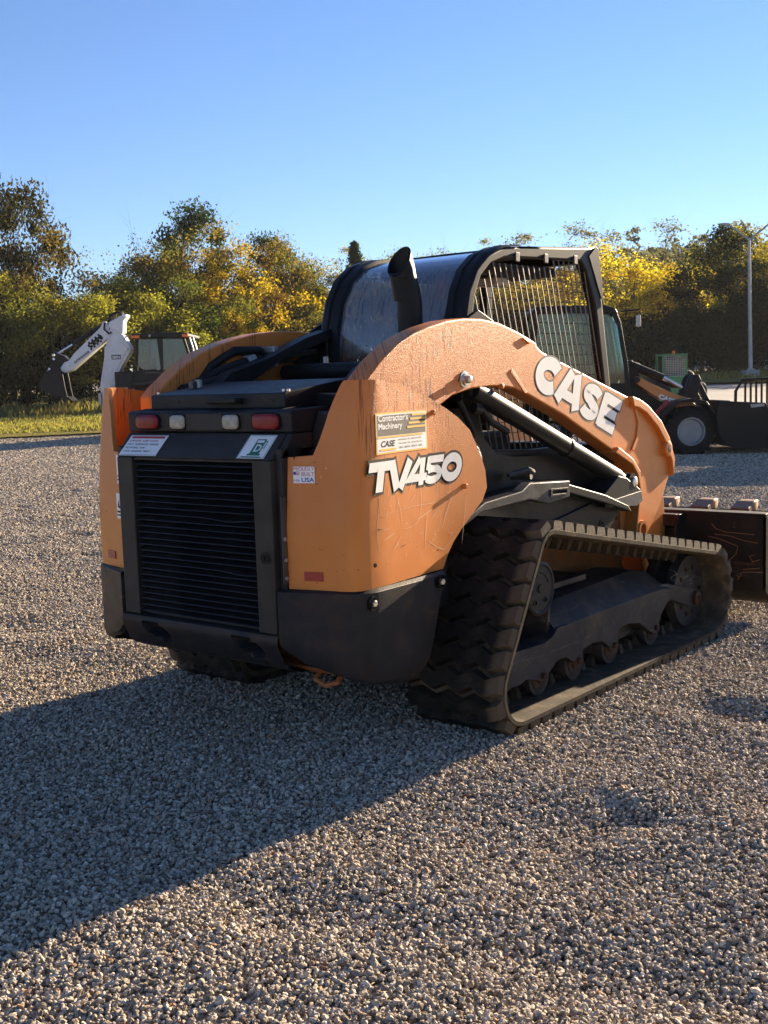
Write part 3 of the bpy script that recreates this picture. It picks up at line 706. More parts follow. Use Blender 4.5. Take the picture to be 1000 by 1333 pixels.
def bumper(s):
    A, B = (.462, .085), (.72, .185); top = .668
    cols = []
    for k in range(7):
        t = k/6; x = A[0]+(B[0]-A[0])*t; cols.append((x, A[1]+(B[1]-A[1])*t, ip1(t, [0, .35, 1], [.435, .375, .325]), None))
    Cc = (.786, .21); S = (.786, .30)
    for k in range(1, 8):
        t = k/7; p = tuple((1-t)**2*B[i]+2*t*(1-t)*Cc[i]+t*t*S[i] for i in (0, 1)); cols.append((*p, ip1(t, [0, 1], [.325, .290]), None))
    for k in range(1, 11):
        t = k/10; cols.append((.786-.012*t, None, ip1(t, [0, .85, 1], [.290, .252, .285]), t))
    V = [0, .03, .12, .3, .5, .7, .85, .95, 1.]
    rows = []
    for v in V:
        r = []
        for x, y, zb, t in cols:
            z = top+(zb-top)*v
            if y is None:
                yf = ip1(z, [.252, .30, .35, .61, .67], [.535, .60, .632, .722, .748]); yy = .30+(yf-.30)*t
            else: yy = y
            pull = (.016 if v == 0 else 0)+(.03 if v == 1 else (.008 if v == .95 else 0))
            r.append(((x-pull*(.3 if t is None and y < .18 else 1))*s, yy+(pull if t is None else 0), z))
        rows.append(r)
    mb = MB().grid(rows)
    if s > 0: mb.f = [f[::-1] for f in mb.f]
    o = mb.obj('corner_bumper', 'bumper', LO, solid=.05, fix=False, smooth=50, bevel=.004)
    if s > 0:
        for y, z in ((.262, .618), (.695, .632)):
            w = MB().lathe([(-.01, .027), (.002, .027), (.002, .023), (-.006, .021), (-.006, 0)], (.7865, y, z), (1, 0, 0)).obj('bolt_recess', 'void', o)  # shade of the recess put in as near-black colour
            MB().lathe([(-.004, .0135), (.008, .0135), (.011, .011), (.011, 0)], (.787, y, z), (1, 0, 0), 6).obj('bolt', 'chrome', o, smooth=0)
    return o
for s in (1, -1): bumper(s)

# engine door with its grille
door = MB()
for s in (1, -1):
    door.prism([(.09, .492), (.09, 1.158), (.26, 1.158), (.26, .492)], .352*s, .448*s)
    door.prism([(.12, .492), (.12, 1.2), (.5, 1.2), (.5, .492)], .4485*s, .478*s)
door.prism([(.09, 1.1585), (.186, 1.254), (.4, 1.254), (.4, 1.1585)], -.448, .448)
door.prism([(.112, 1.159), (.187, 1.2535), (.4, 1.2535), (.4, 1.159)], .449, .478).prism([(.112, 1.159), (.187, 1.2535), (.4, 1.2535), (.4, 1.159)], -.478, -.449)
door.box((-.352, .12, .492), (.352, .2, .503)).box((-.352, .1, 1.145), (.352, .2, 1.158))
door = door.obj('engine_door', 'frame', LO, bevel=.005)
MB().box((-.352, .165, .49), (.352, .175, 1.158)).obj('radiator_core', 'void', door)
sl = MB().prism([(.099, .0), (.101, .0035), (.150, .021), (.150, .017)], -.352, .352).obj('slat', 'slat', door, smooth=0)
P0 = .5075; NS = 25
for k in range(NS):
    m = T((0, 0, P0+k*.0258))
    if k == 0: sl.matrix_basis = m
    elif k not in (8, 16): rep(sl, T((0, 0, k*.0258)))
for k in (8, 16):                                   # two slats dented downwards
    rows = []
    for (y, z) in ((.099, .0), (.101, .0035), (.150, .021), (.150, .017), (.099, .0)):
        rows.append([(x, y, z+P0+k*.0258-.010*math.exp(-((x-(.27 if k == 8 else .2))/.09)**2)) for x in np.linspace(-.352, .352, 30)])
    MB().grid(rows).obj('slat', 'slat', door, smooth=0)
lk = MB().lathe([(0, .026), (.003, .026), (.003, .021), (.001, .02), (.001, .016), (.004, .015), (.004, 0)], (.405, .0895, .785), (0, -1, 0)).obj('door_lock', 'black', door)
MB().box((.400, .0835, .775), (.410, .0853, .795)).obj('key_slot', 'void', lk)
# lamp bar
lb = MB().prism([(.189, 1.2575), (.184, 1.335), (.20, 1.345), (.40, 1.350), (.40, 1.2575)], -.478, .478)
lb = lb.obj('lamp_bar', 'plastic', LO, bevel=.006)
def lamp(name, x0, x1, z0, z1, mat, rad):
    pts = []; cx, cz = (x0+x1)/2, (z0+z1)/2; a, b = (x1-x0)/2, (z1-z0)/2
    def rim(f, y, e):
        L = []
        for k in range(40):
            t = 2*pi*k/40; c, s_ = math.cos(t), math.sin(t)
            L.append((cx+math.copysign(abs(c)**e, c)*a*f, y, cz+math.copysign(abs(s_)**e, s_)*b*f))
        return L
    bz = MB().grid([rim(1.10, .187, .5)+[rim(1.10, .187, .5)[0]], rim(1.10, .1815, .5)+[rim(1.1, .1815, .5)[0]], rim(1.0, .180, .5)+[rim(1., .18, .5)[0]], rim(.98, .19, .5)+[rim(.98, .19, .5)[0]]])
    hs = bz.obj('lamp_bezel', 'void', lb, smooth=40)
    R_ = [rim(f, y, .5)+[rim(f, y, .5)[0]] for f, y in ((.98, .186), (.97, .176), (.9, .171), (.6, .168), (.02, .167))]
    return MB().grid(R_).obj(name, mat, hs, smooth=50)
for s in (1, -1):
    lamp('tail_lamp', *sorted((.275*s, .418*s)), 1.268, 1.330, 'redlens', .02)
    lamp('reverse_lamp', *sorted((.112*s, .200*s)), 1.268, 1.328, 'clearlens', .01)
MB().box((-.108, .181, 1.266), (.108, .1838, 1.330)).obj('lamp_bar_insert', 'frame', lb, bevel=.002)
# hood
hood = MB().prism([(.248, 1.348), (.246, 1.406), (.26, 1.411), (.64, 1.457), (.64, 1.36), (.29, 1.35)], -.392, .392).obj('hood_lid', 'black', LO, bevel=.004)
MB().box((-.39, .245, 1.3515), (.39, .2475, 1.4035)).obj('hood_lip_face', 'plastic', hood, bevel=.001)
hd = MB().box((-.01, .2, 1.372), (.165, .244, 1.392)).box((-.015, .215, 1.365), (.17, .2445, 1.372)).obj('hood_handle', 'black', hood, bevel=.005)
for x in (-.22, .33): MB().cyl((x, .2448, 1.378), (x, .2425, 1.378), .006, 8).obj('screw', 'black', hood)
MB().prism([(.20, 1.345), (.255, 1.352), (.32, 1.352), (.32, 1.345)], -.44, .43).obj('hood_seal', 'void', LO)
MB().box((-.36, .43, 1.40), (-.33, .46, 1.465)).obj('hood_latch', 'steel', LO, bevel=.006)
for x in (.36, .385, -.375): MB().cyl((x, .275, 1.408), (x, .275, 1.421), .007, 8).obj('hood_bolt', 'chrome', hood)
# inner shrouds and bulkheads
sh_ = MB().box((-.50, .40, .5), (.50, .9, 1.33)).box((-.70, .78, .5), (.70, .86, 1.30)).box((-.47, .62, 1.30), (.47, 1.32, 1.425)).obj('engine_bay', 'black', LO, bevel=.005)
MB().prism([(.487, 1.255), (.52, 1.335), (.63, 1.290), (.668, 1.17), (.60, 1.0), (.487, 1.0)], .29, .42, axis=1).obj('side_shroud', 'plastic', LO, bevel=.008)
MB().prism([(.26, 1.18), (.31, 1.205), (.34, 1.17), (.30, .7), (.26, .7)], .49, .60).obj('shroud_flange', 'plastic', LO, bevel=.005)
MB().prism([(.395, 1.40), (.62, 1.385), (.52, 1.30), (.395, 1.33)], .42, .66, axis=1).obj('hood_side', 'black', LO, bevel=.006)
hg = MB().box((.4782, .105, .69), (.4812, .135, 1.02)).obj('door_hinge_strip', 'steel', LO, bevel=.002)
for z in (.71, .78, .86): MB().cyl((.4815, .118, z), (.487, .118, z), .008, 8).obj('hinge_bolt', 'galv', hg)
for s in (1, -1): MB().box((.452*s if s > 0 else -.51, .16, .67), (.51 if s > 0 else -.452, .2, 1.2)).obj('door_jamb', 'void', LO)
# middle bumper with two tow pockets
rows = []
prof = [(.30, .493), (.098, .493), (.084, .487), (.078, .47), (.079, .455), (.084, .44), (.089, .428), (.095, .416), (.102, .402), (.112, .38), (.14, .352), (.2, .326), (.30, .315)]
for (y, z) in prof:
    r = []
    for x in np.linspace(-.459, .459, 110):
        yy = y
        for cx in (-.25, .29):
            q = ((x-cx)/.078)**2+((z-(.432-(x-cx)*.25))/.030)**2
            if y < .2: yy += .075*max(0., 1-q)**.35 if q < 1 else 0
        r.append((x, yy, z))
    rows.append(r)
MB().grid(rows).obj('middle_bumper', 'bumper', LO, smooth=40)
# orange belly frame and hooks
bel = MB().prism([(.31, .345), (.33, .29), (.9, .262), (2.9, .24), (2.9, .62), (.22, .62)], -.462, .462)
bel.prism([(.22, .345), (.24, .325), (.42, .285), (.5, .36)], -.46, .60)
bel = bel.obj('belly_frame', 'orange_inner', LO, bevel=.006)
for x in (.56,): MB().tube([(x-.05, .26, .33), (x-.04, .22, .30), (x+.02, .21, .288), (x+.06, .23, .30), (x+.05, .28, .33)], .011, 8).obj('tie_down_hook', 'orange_inner', LO)

# ---- decals on the rear
def decal(name, o, ux, uy, w, h, mat='white', shear=0., parent=LO, lift=.001): return plate(name, o, ux, uy, w, h, mat, parent, lift, .001, shear)
sl_u = Vector((0, .096, .0955)).normalized()
wd = decal('warning_decal', (-.440, .094, 1.163), (1, 0, 0), sl_u, .235, .112)
def lines(dec, o, ux, uy, rows_, lift=.0024):
    ux = Vector(ux).normalized(); uy = Vector(uy).normalized(); n = ux.cross(uy).normalized(); o = Vector(o)
    mbs = {}
    for (x, y, w, h, mt) in rows_:
        a = o+n*lift+ux*x+uy*y; q = [a, a+ux*w, a+ux*w+uy*h, a+uy*h]
        mbs.setdefault(mt, MB()).add(q, [(0, 1, 2, 3)])
    for mt, mb in mbs.items(): mb.obj('print', mt, dec, smooth=0, solid=-.0004, fix=False)
wo = Vector((-.440, .094, 1.163))
lines(wd, wo, (1, 0, 0), sl_u, [(.012, .094, .21, .011, 'redink')]+[(.004, .003, .227, .0015, 'ink'), (.004, .107, .227, .0015, 'ink')])
for k, tx in enumerate(('DANGER  KEEP CLEAR', 'HOT  SURFACES  INSIDE', 'ROTATING  FAN', 'STOP  ENGINE  FIRST')):
    letters('print', tx, wo+Vector((.014, 0, 0))+sl_u*(.076-.019*k), (1, 0, 0), sl_u, 'inkgrey' if k else 'redink', wd, w=(.18, .195, .12, .17)[k], h=.0095, lift=.0024, thick=.0004)
fo = Vector((.268, .094, 1.163))
fd = decal('fuel_decal', fo, (1, 0, 0), sl_u, .145, .118)
lines(fd, fo, (1, 0, 0), sl_u, [(.055, .022, .05, .074, 'green'), (.046, .014, .068, .009, 'green'), (.105, .05, .012, .004, 'green'), (.113, .05, .004, .035, 'green'), (.102, .083, .014, .004, 'green'), (.02, .004, .105, .005, 'green')])
lines(fd, fo, (1, 0, 0), sl_u, [(.062, .078, .036, .012, 'white')], .003)
letters('print', 'D', fo+Vector((.068, 0, 0))+sl_u*.033, (1, 0, 0), sl_u, 'white', fd, h=.036, lift=.0032, thick=.0004, offset=.02)
lines(fd, fo, (1, 0, 0), sl_u, [(.003, .003, .139, .0015, 'green'), (.003, .113, .139, .0015, 'green'), (.003, .003, .0015, .11, 'green'), (.1405, .003, .0015, .11, 'green')])
ru = Vector((1, .27, 0)).normalized()             # along the rear face of the right panel
rp = lambda x, z, dy=0.: Vector((x, .13+(x-.475)*.27+ip1(z, [.9, 1.15, 1.447], [0, .02, .062]), z))
uo = rp(.508, 1.070)
ud = decal('built_decal', uo, ru, (0, 0, 1), .090, .062, 'white', lift=.0012)
letters('print', 'PROUDLY', uo+Vector((0, 0, .047))+ru*.002, ru, (0, 0, 1), 'redink', ud, w=.086, h=.013, lift=.0026, thick=.0003)
letters('print', 'BUILT', uo+Vector((0, 0, .027))+ru*.036, ru, (0, 0, 1), 'redink', ud, w=.052, h=.014, lift=.0026, thick=.0003)
letters('print', 'USA', uo+Vector((0, 0, .004))+ru*.035, ru, (0, 0, 1), 'blueink', ud, w=.053, h=.017, lift=.0026, thick=.0003, offset=.02)
lines(ud, uo, ru, (0, 0, 1), [(.001, .031, .012, .012, 'blueink')]+[(.013, .031+.005*k, .014, .0025, 'redink') for k in range(3)], .0026)
letters('print', 'in the', uo+Vector((0, 0, .006))+ru*.002, ru, (0, 0, 1), 'blueink', ud, w=.024, h=.010, lift=.0026, thick=.0003)
for s in (1, -1):
    if s > 0: q = rp(.548, .702); plate('reflector', q, ru, (0, 0, 1), .078, .034, 'reflector', LO, .001, .003)
    else: q = rp(.652, .702); q.x *= -1; plate('reflector', q, Vector((1, -.27, 0)), (0, 0, 1), .078, .034, 'reflector', LO, .001, .003)
for z0, h in ((1.035, .125), (.885, .11)):          # half hidden safety labels on the left panel
    q = rp(.535, z0); q.x *= -1; lu = Vector((1, -.27, 0)).normalized()
    d = decal('safety_decal', q, lu, (0, 0, 1), .075, h)
    lines(d, q, lu, (0, 0, 1), [(.005, h*.12, .05, .006, 'ink'), (.005, h*.24, .05, .008, 'redink' if h > .12 else 'ink')])
    if h < .12:
        n = lu.cross(Vector((0, 0, 1))); P_ = [q+lu*a+Vector((0, 0, b))+n*.0026 for a, b in ((.012, .052), (.03, .045), (.046, .052), (.05, .06), (.03, .054), (.028, .085), (.02, .07), (.016, .062))]
        MB().add(P_, [tuple(range(8))]).obj('print', 'ink', d, smooth=0, solid=-.0004, fix=False)

# ---- decals on the right side
su = Vector((-.085, 1, 0)).normalized(); sy = Vector((0, 0, 1))
pt = lambda y, z, e=0.: Vector((panel_x(y)+e, y, z))
co = pt(.330, 1.166); cw, ch = .360, .155
cdl = decal('dealer_decal', co, su, sy, cw, ch, 'gold', lift=.0004)
plate('decal_panel', co+su*.006+sy*.006, su, sy, cw-.012, ch-.012, 'white', cdl, .0015, .0002)
plate('decal_band', co+su*.010+sy*.068, su, sy, cw-.02, ch-.078, 'inkgrey', cdl, .0018, .0002)
letters('print', "Contractor's", co+su*.016+sy*.122, su, sy, 'white', cdl, w=.205, h=.026, lift=.0022, thick=.0001, offset=.026)
letters('print', "Machinery", co+su*.016+sy*.086, su, sy, 'white', cdl, w=.165, h=.030, lift=.0022, thick=.0001, offset=.026)
lines(cdl, co, su, sy, [(.25-.012*k, .136-.0155*k, .098+.012*k, .008, 'gold') for k in range(4)]+[(.012, .060, .315, .0065, 'gold'), (.024, .012, .108, .008, 'gold')], .0024)
letters('print', 'CASE', co+su*.03+sy*.026, su, sy, 'ink', cdl, w=.10, h=.024, lift=.0020, thick=.0001, offset=.03, shear=.25)
for k, tx in enumerate(('KNOXVILLE, TN - (865) 932-4425', 'TRI-CITIES, TN - (423) 573-6111', 'SALES - RENTAL - SERVICE - PARTS')):
    letters('print', tx, co+su*(.147+.004*k)+sy*(.044-.0145*k), su, sy, 'inkgrey', cdl, w=.168, h=.0078, lift=.0020, thick=.0001)
# model number: white letters on a dark outline, cut through the panel curve
GL = {'T': [([(0, .89), (1, .89)], .22), ([(.5, .86), (.5, 0)], .28)], 'V': [([(.12, 1), (.43, 0)], .25), ([(.88, 1), (.57, 0)], .25)],
      '4': [([(1, .29), (.15, .29), (.60, .98)], .20), ([(.74, 1), (.74, 0)], .24)], '0': [([(.5+.36*math.cos(a), .5+.375*math.sin(a)) for a in np.linspace(0, 2*pi, 33)], .24)],
      '5': [([(.97, .89), (.20, .89)], .21), ([(.23, .99), (.19, .50)], .21), ([(.46+.38*math.cos(a), .335+.215*math.sin(a)) for a in np.linspace(2.35, -2.55, 20)], .22)],
      'C': [([(.5+.36*math.cos(a), .5+.365*math.sin(a)) for a in np.linspace(.72, 2*pi-.72, 28)], .28)],
      'A': [([(.11, 0), (.40, 1)], .27), ([(.89, 0), (.60, 1)], .27), ([(.3, .27), (.7, .27)], .19)],
      'S': [([(.5+.34*math.cos(a), .71+.165*math.sin(a)) for a in np.linspace(.35, 4.4, 18)]+[(.5+.34*math.cos(a), .285+.165*math.sin(a)) for a in np.linspace(1.25, -2.8, 18)], .245)],
      'E': [([(.15, 0), (.15, 1)], .30), ([(.1, .125), (1, .125)], .25), ([(.1, .5), (.9, .5)], .22), ([(.1, .875), (1, .875)], .25)]}
def stroke(pts, w, g, e, asp):
    """flat strip along pts, all in letter units; asp = height / width of the letter box"""
    p = [Vector((x, y*asp)) for x, y in pts]; h = (w+2*g)/2; closed = (p[0]-p[-1]).length < 1e-4
    V = []
    for i in range(len(p)):
        a = p[i-1] if i else (p[-2] if closed else None); b = p[i+1] if i < len(p)-1 else (p[1] if closed else None)
        d0 = (p[i]-a).normalized() if a is not None else None; d1 = (b-p[i]).normalized() if b is not None else None
        d0 = d0 if d0 is not None else d1; d1 = d1 if d1 is not None else d0
        t_ = (d0+d1).normalized(); n_ = Vector((-t_.y, t_.x)); m = h/max(.35, n_.dot(Vector((-d0.y, d0.x))))
        q = p[i]
        if not closed and i == 0: q = q-d1*g
        if not closed and i == len(p)-1: q = q+d0*g
        V += [q+n_*m, q-n_*m]
    return V, [(2*i, 2*i+1, 2*i+3, 2*i+2) for i in range(len(p)-1)]
def block_letter(name, ch, x0, w, hgt, to3d, mat, par, g=0., lift=.001):
    """letter built from flat strokes; to3d maps (along, up, lift) to a point"""
    mb = MB(); asp = hgt/w
    for k, (pts, sw) in enumerate(GL[ch]):
        V, F = stroke(pts, sw, g/w, 0, asp)
        mb.add([to3d(x0+v.x*w, v.y*w, lift+.00005*k) for v in V], F)
    return mb.obj(name, mat, par, smooth=0, fix=False)
def num3d(a, b, l): y = .265+a+b*.24; return Vector((panel_x(y)+l, y, 1.026+b))
NUM = [('T', -.010, .165), ('V', .122, .168), ('4', .256, .148), ('5', .384, .138), ('0', .508, .152)]
for i, (c_, x0, w_) in enumerate(NUM): block_letter('number_outline', c_, x0, w_, .107, num3d, 'ink', LO, .010, .0005+.0001*i)
for i, (c_, x0, w_) in enumerate(NUM): block_letter('number_face', c_, x0, w_, .107, num3d, 'white', LO, 0., .0018+.0001*i)
pins = [(.735, 1.307, .013), (.948, .991, .015)]
for y, z, l in pins: MB().lathe([(0, .011), (l, .011), (l+.003, .008), (l+.003, 0)], pt(y, z), (1, 0, 0), 14).obj('panel_stud', 'orange', LO)
MB().lathe([(-.002, .008), (.001, .008), (.001, 0)], pt(.30, .755), (1, 0, 0), 12).obj('panel_hole', 'void', LO)
for (y, z, n_) in ((.25, 1.175, 1), (.42, 1.22, 0)): pass

# scratches and scuffs, thin ribbons of bared or blackened paint
def ribbons(name, curves, mat, par, xf=None):
    xf = xf or panel_x
    mb = MB()
    for pts, w in curves:
        rows = []
        for i, (y, z) in enumerate(pts):
            a, b = pts[max(0, i-1)], pts[min(len(pts)-1, i+1)]; d = Vector((b[0]-a[0], b[1]-a[1])); d = d.normalized() if d.length else Vector((1, 0))
            ww = w*(1-abs(2*i/(len(pts)-1)-1)**3); n_ = Vector((-d.y, d.x))*ww/2
            rows.append([(xf(y+n_.x)+.0011, y+n_.x, z+n_.y), (xf(y-n_.x)+.0011, y-n_.x, z-n_.y)])
        mb.grid(rows)
    return kind(mb.obj(name, mat, par, smooth=0), 'stuff')
rs_ = random.Random(3); cv = []
for k in range(46):
    y, z = rs_.uniform(.34, .98), rs_.uniform(.72, 1.0); z = max(z, .72+max(0, y-.78)*.75); a = rs_.choice((rs_.gauss(.1, .35), rs_.gauss(1.35, .3))); L = rs_.choice((.02, .03, .05, .09, .16)); cu = rs_.gauss(0, 4); pts = []
    for i in range(9): pts.append((y, z)); y += math.cos(a)*L/8; z += math.sin(a)*L/8; a += cu*L/8
    if all(.31 < q[0] < .99 and .70+max(0, q[0]-.78)*.8 < q[1] < 1.2 for q in pts): cv.append((pts, rs_.uniform(.0012, .0026)))
cv += [([(.34+.5*t, .935+.012*math.sin(3*t)) for t in np.linspace(0, 1, 12)], .0014), ([(.90-.13*t, 1.0-.21*t+.03*math.sin(2.5*t)) for t in np.linspace(0, 1, 12)], .003), ([(.97-.05*t, .96-.22*t) for t in np.linspace(0, 1, 8)], .0022)]
M['bare'] = pbr('bared_primer', (.62, .42, .24), .6, bump=0); M['scuff'] = pbr('black_scuff', (.03, .018, .012), .7, bump=0)
ribbons('scratches', cv, 'bare', LO)
ribbons('scuffs', [([(.32+.01*math.sin(7*t), 1.06-.28*t) for t in np.linspace(0, 1, 14)], .0030), ([(.345+.012*math.sin(5*t+1), 1.13-.2*t) for t in np.linspace(0, 1, 14)], .0022), ([(.31, .885), (.33, .886), (.355, .884)], .006), ([(.47, .80), (.49, .802), (.52, .806)], .003)], 'scuff', LO)
# ---- lift arms
AO = [(.39, 1.40), (.431, 1.439), (.535, 1.517), (.669, 1.592), (.779, 1.630), (.893, 1.659), (1.023, 1.684), (1.163, 1.697), (1.310, 1.697), (1.457, 1.683), (1.632, 1.644), (1.741, 1.613), (1.800, 1.595), (1.808, 1.579), (1.860, 1.552),
      (2.819, 1.312), (2.94, 1.288), (3.057, 1.248), (3.243, 1.152), (3.367, 1.046), (3.448, .912), (3.423, .813), (3.317, .685), (3.179, .564), (3.067, .488), (2.880, .508), (2.921, .683), (2.943, .789), (2.914, .874), (2.842, .936), (2.664, 1.013), (2.083, 1.235), (1.731, 1.346), (1.600, 1.382), (1.480, 1.395), (1.377, 1.398), (1.213, 1.392), (1.056, 1.368), (.93, 1.32), (.75, 1.24), (.5, 1.22), (.39, 1.25)]
armx = lambda y: .66-.045*y
def arm(s):
    fx = lambda y, z: s*armx(y)
    gx = lambda y, z: s*(armx(y)-.105)
    a = MB().prism(AO, fx, gx, axis=0).obj('lift_arm', 'orange', LO, bevel=.010, smooth=30)
    sgn = lambda L, p, q, nm, bv=.004: MB().prism(L, lambda y, z: s*(armx(y)+p), lambda y, z: s*(armx(y)+q), axis=0).obj(nm, 'orange', a, bevel=bv)
    # raised front edge of the elbow, lower flange, lower leg
    sgn([(2.84, 1.308), (2.94, 1.289), (3.057, 1.249), (3.243, 1.153), (3.368, 1.047), (3.449, .912), (3.424, .813), (3.40, .905), (3.315, 1.02), (3.20, 1.115), (3.04, 1.205), (2.93, 1.240), (2.86, 1.250)], .032, -.01, 'elbow_flange', .008)
    sgn([(2.62, 1.012), (2.66, 1.040), (2.84, .965), (2.945, .885), (2.975, .79), (2.945, .68), (2.91, .50), (2.872, .505), (2.915, .683), (2.936, .789), (2.908, .87), (2.838, .930)], .030, -.10, 'arm_flange', .006)
    sgn([(2.90, 1.27), (2.93, 1.262), (3.00, 1.17), (2.97, 1.07), (2.90, 1.00), (2.87, 1.01), (2.94, 1.08), (2.96, 1.16)], .010, -.01, 'elbow_rib', .004)
    MB().prism([(2.86, .70), (2.93, .82), (3.36, .86), (3.42, .66), (3.44, .45), (3.44, .22), (3.25, .15), (3.12, .30), (3.05, .45), (2.86, .52)], s*.35, s*.478, axis=0).obj('arm_leg', 'orange', a, bevel=.010)
    MB().lathe([(-.03, .048), (.034, .046), (.038, .036), (.038, .022), (.028, .020), (.028, 0)], (s*armx(3.34), 3.343, .984), (s, 0, 0), 28).obj('pivot_boss', 'orange', a)
    MB().lathe([(0, .019), (.008, .019), (.010, .014), (.010, 0)], (s*(armx(3.34)+.028), 3.343, .984), (s, 0, 0), 20).obj('pivot_pin', 'steel', a)
    MB().lathe([(-.03, .055), (.04, .052), (.04, .034), (.01, .032), (.01, 0)], (s*armx(2.94), 2.955, .552), (s, 0, 0), 24).obj('pivot_boss', 'orange', a)
    p = Vector((s*armx(1.145), 1.145, 1.433))
    MB().lathe([(-.01, .036), (.006, .036), (.007, .026), (.014, .024), (.014, .017), (.034, .0165), (.037, .012), (.037, 0)], p, (s, 0, 0), 24).obj('arm_pin', 'chrome', a)
    MB().prism([(1.095, 1.425), (1.12, 1.462), (1.155, 1.46), (1.14, 1.445)], s*(armx(1.1)-.004), s*(armx(1.1)+.004), axis=0).obj('pin_keeper', 'steel', a)
    MB().lathe([(-.01, .012), (.012, .012), (.014, .008), (.014, 0)], (s*armx(1.459), 1.459, 1.396), (s, 0, 0), 14).obj('arm_stud', 'orange', a)
    sgn([(1.655, 1.617), (1.72, 1.587), (1.72, 1.602)], .010, -.006, 'weld_lug', .003)
    sgn([(1.545, 1.46), (1.56, 1.475), (1.70, 1.362), (1.68, 1.356)], .004, -.004, 'weld_seam', .002)
    return a
ARM = {s: arm(s) for s in (1, -1)}
# arm lettering: skewed along the arm
tBL, tBR, tTL, tTR = (1.748, 1.400), (2.637, 1.111), (1.853, 1.548), (2.768, 1.276)
def arm3d(a, b, l):
    y = (tBL[0]*(1-a)+tBR[0]*a)*(1-b)+(tTL[0]*(1-a)+tTR[0]*a)*b; z = (tBL[1]*(1-a)+tBR[1]*a)*(1-b)+(tTL[1]*(1-a)+tTR[1]*a)*b
    return Vector((armx(y)+l, y, z))
AL = [('C', .0, .275), ('A', .245, .29), ('S', .525, .24), ('E', .765, .235)]
AH = .18/.935                                        # letter height over the length of the word
for i, (c_, x0, w_) in enumerate(AL): block_letter('letter_outline', c_, x0, w_, AH, lambda a, b, l: arm3d(a, b/AH, l), 'inkgrey', ARM[1], .011, .0005+.0001*i)
for i, (c_, x0, w_) in enumerate(AL): block_letter('letter_face', c_, x0, w_, AH, lambda a, b, l: arm3d(a, b/AH, l), 'white', ARM[1], 0., .0018)
for k in range(2):                                   # dark bars between the strokes of the E
    b_ = [arm3d(a, v, .0014) for a, v in ((.835, .27+.375*k), (.985, .27+.375*k), (.985, .36+.375*k), (.87, .36+.375*k))]
    MB().add(b_, [(0, 1, 2, 3)]).obj('letter_bar', 'ink', ARM[1], smooth=0, fix=False)

# ---- lift cylinders
def cylinder(s):
    a = Vector((s*.555, 1.23, 1.405)); b = Vector((s*.555, 2.742, .842)); d = (b-a).normalized()
    c = MB().tube([a+d*.05, a+d*.93, a+d*.93, a+d*.945], [.047, .047, .052, .052], 24).obj('lift_cylinder', 'black', LO)
    MB().tube([a+d*.945, b-d*.10], .046, 24).obj('cylinder_sleeve', 'black', c)
    MB().tube([b-d*.11, b-d*.02], .040, 16).obj('cylinder_eye', 'black', c)
    MB().cyl(b-Vector((s*.05, 0, 0)), b+Vector((s*.055, 0, 0)), .050, 20).obj('cylinder_eye', 'black', c)
    MB().lathe([(0, .030), (.014, .030), (.018, .024), (.018, 0)], b+Vector((s*.055, 0, 0)), (s, 0, 0), 20).obj('cylinder_pin', 'chrome', c)
    e = Vector((-s*.055, .02, .062))
    MB().tube([a+d*.55+e*.9, a+d*.60+e*1.1, a+d*1.25+e*1.1, a+d*1.35+e*1.0], .014, 10).obj('cylinder_pipe', 'black', c)
    MB().tube([a+d*1.33+e, a+d*1.37+e], .022, 8).obj('pipe_fitting', 'black', c)
    MB().tube([a+d*.02, a+d*.10+Vector((0, 0, -.05)), a+d*.22+Vector((0, -.01, -.09)), a+d*.36+Vector((0, 0, -.095))], .016, 10).obj('cylinder_hose', 'hose', c)
    MB().tube([a+Vector((0, -.05, -.06)), a+Vector((0, .0, -.13)), a+Vector((0, .05, -.20)), a+Vector((0, .05, -.34))], .014, 8).obj('cylinder_hose', 'hose', c)
    MB().tube([a+Vector((0, .06, -.10)), a+Vector((0, .11, -.11))], .024, 10).obj('hose_fitting', 'black', c)
for s in (1, -1): cylinder(s)

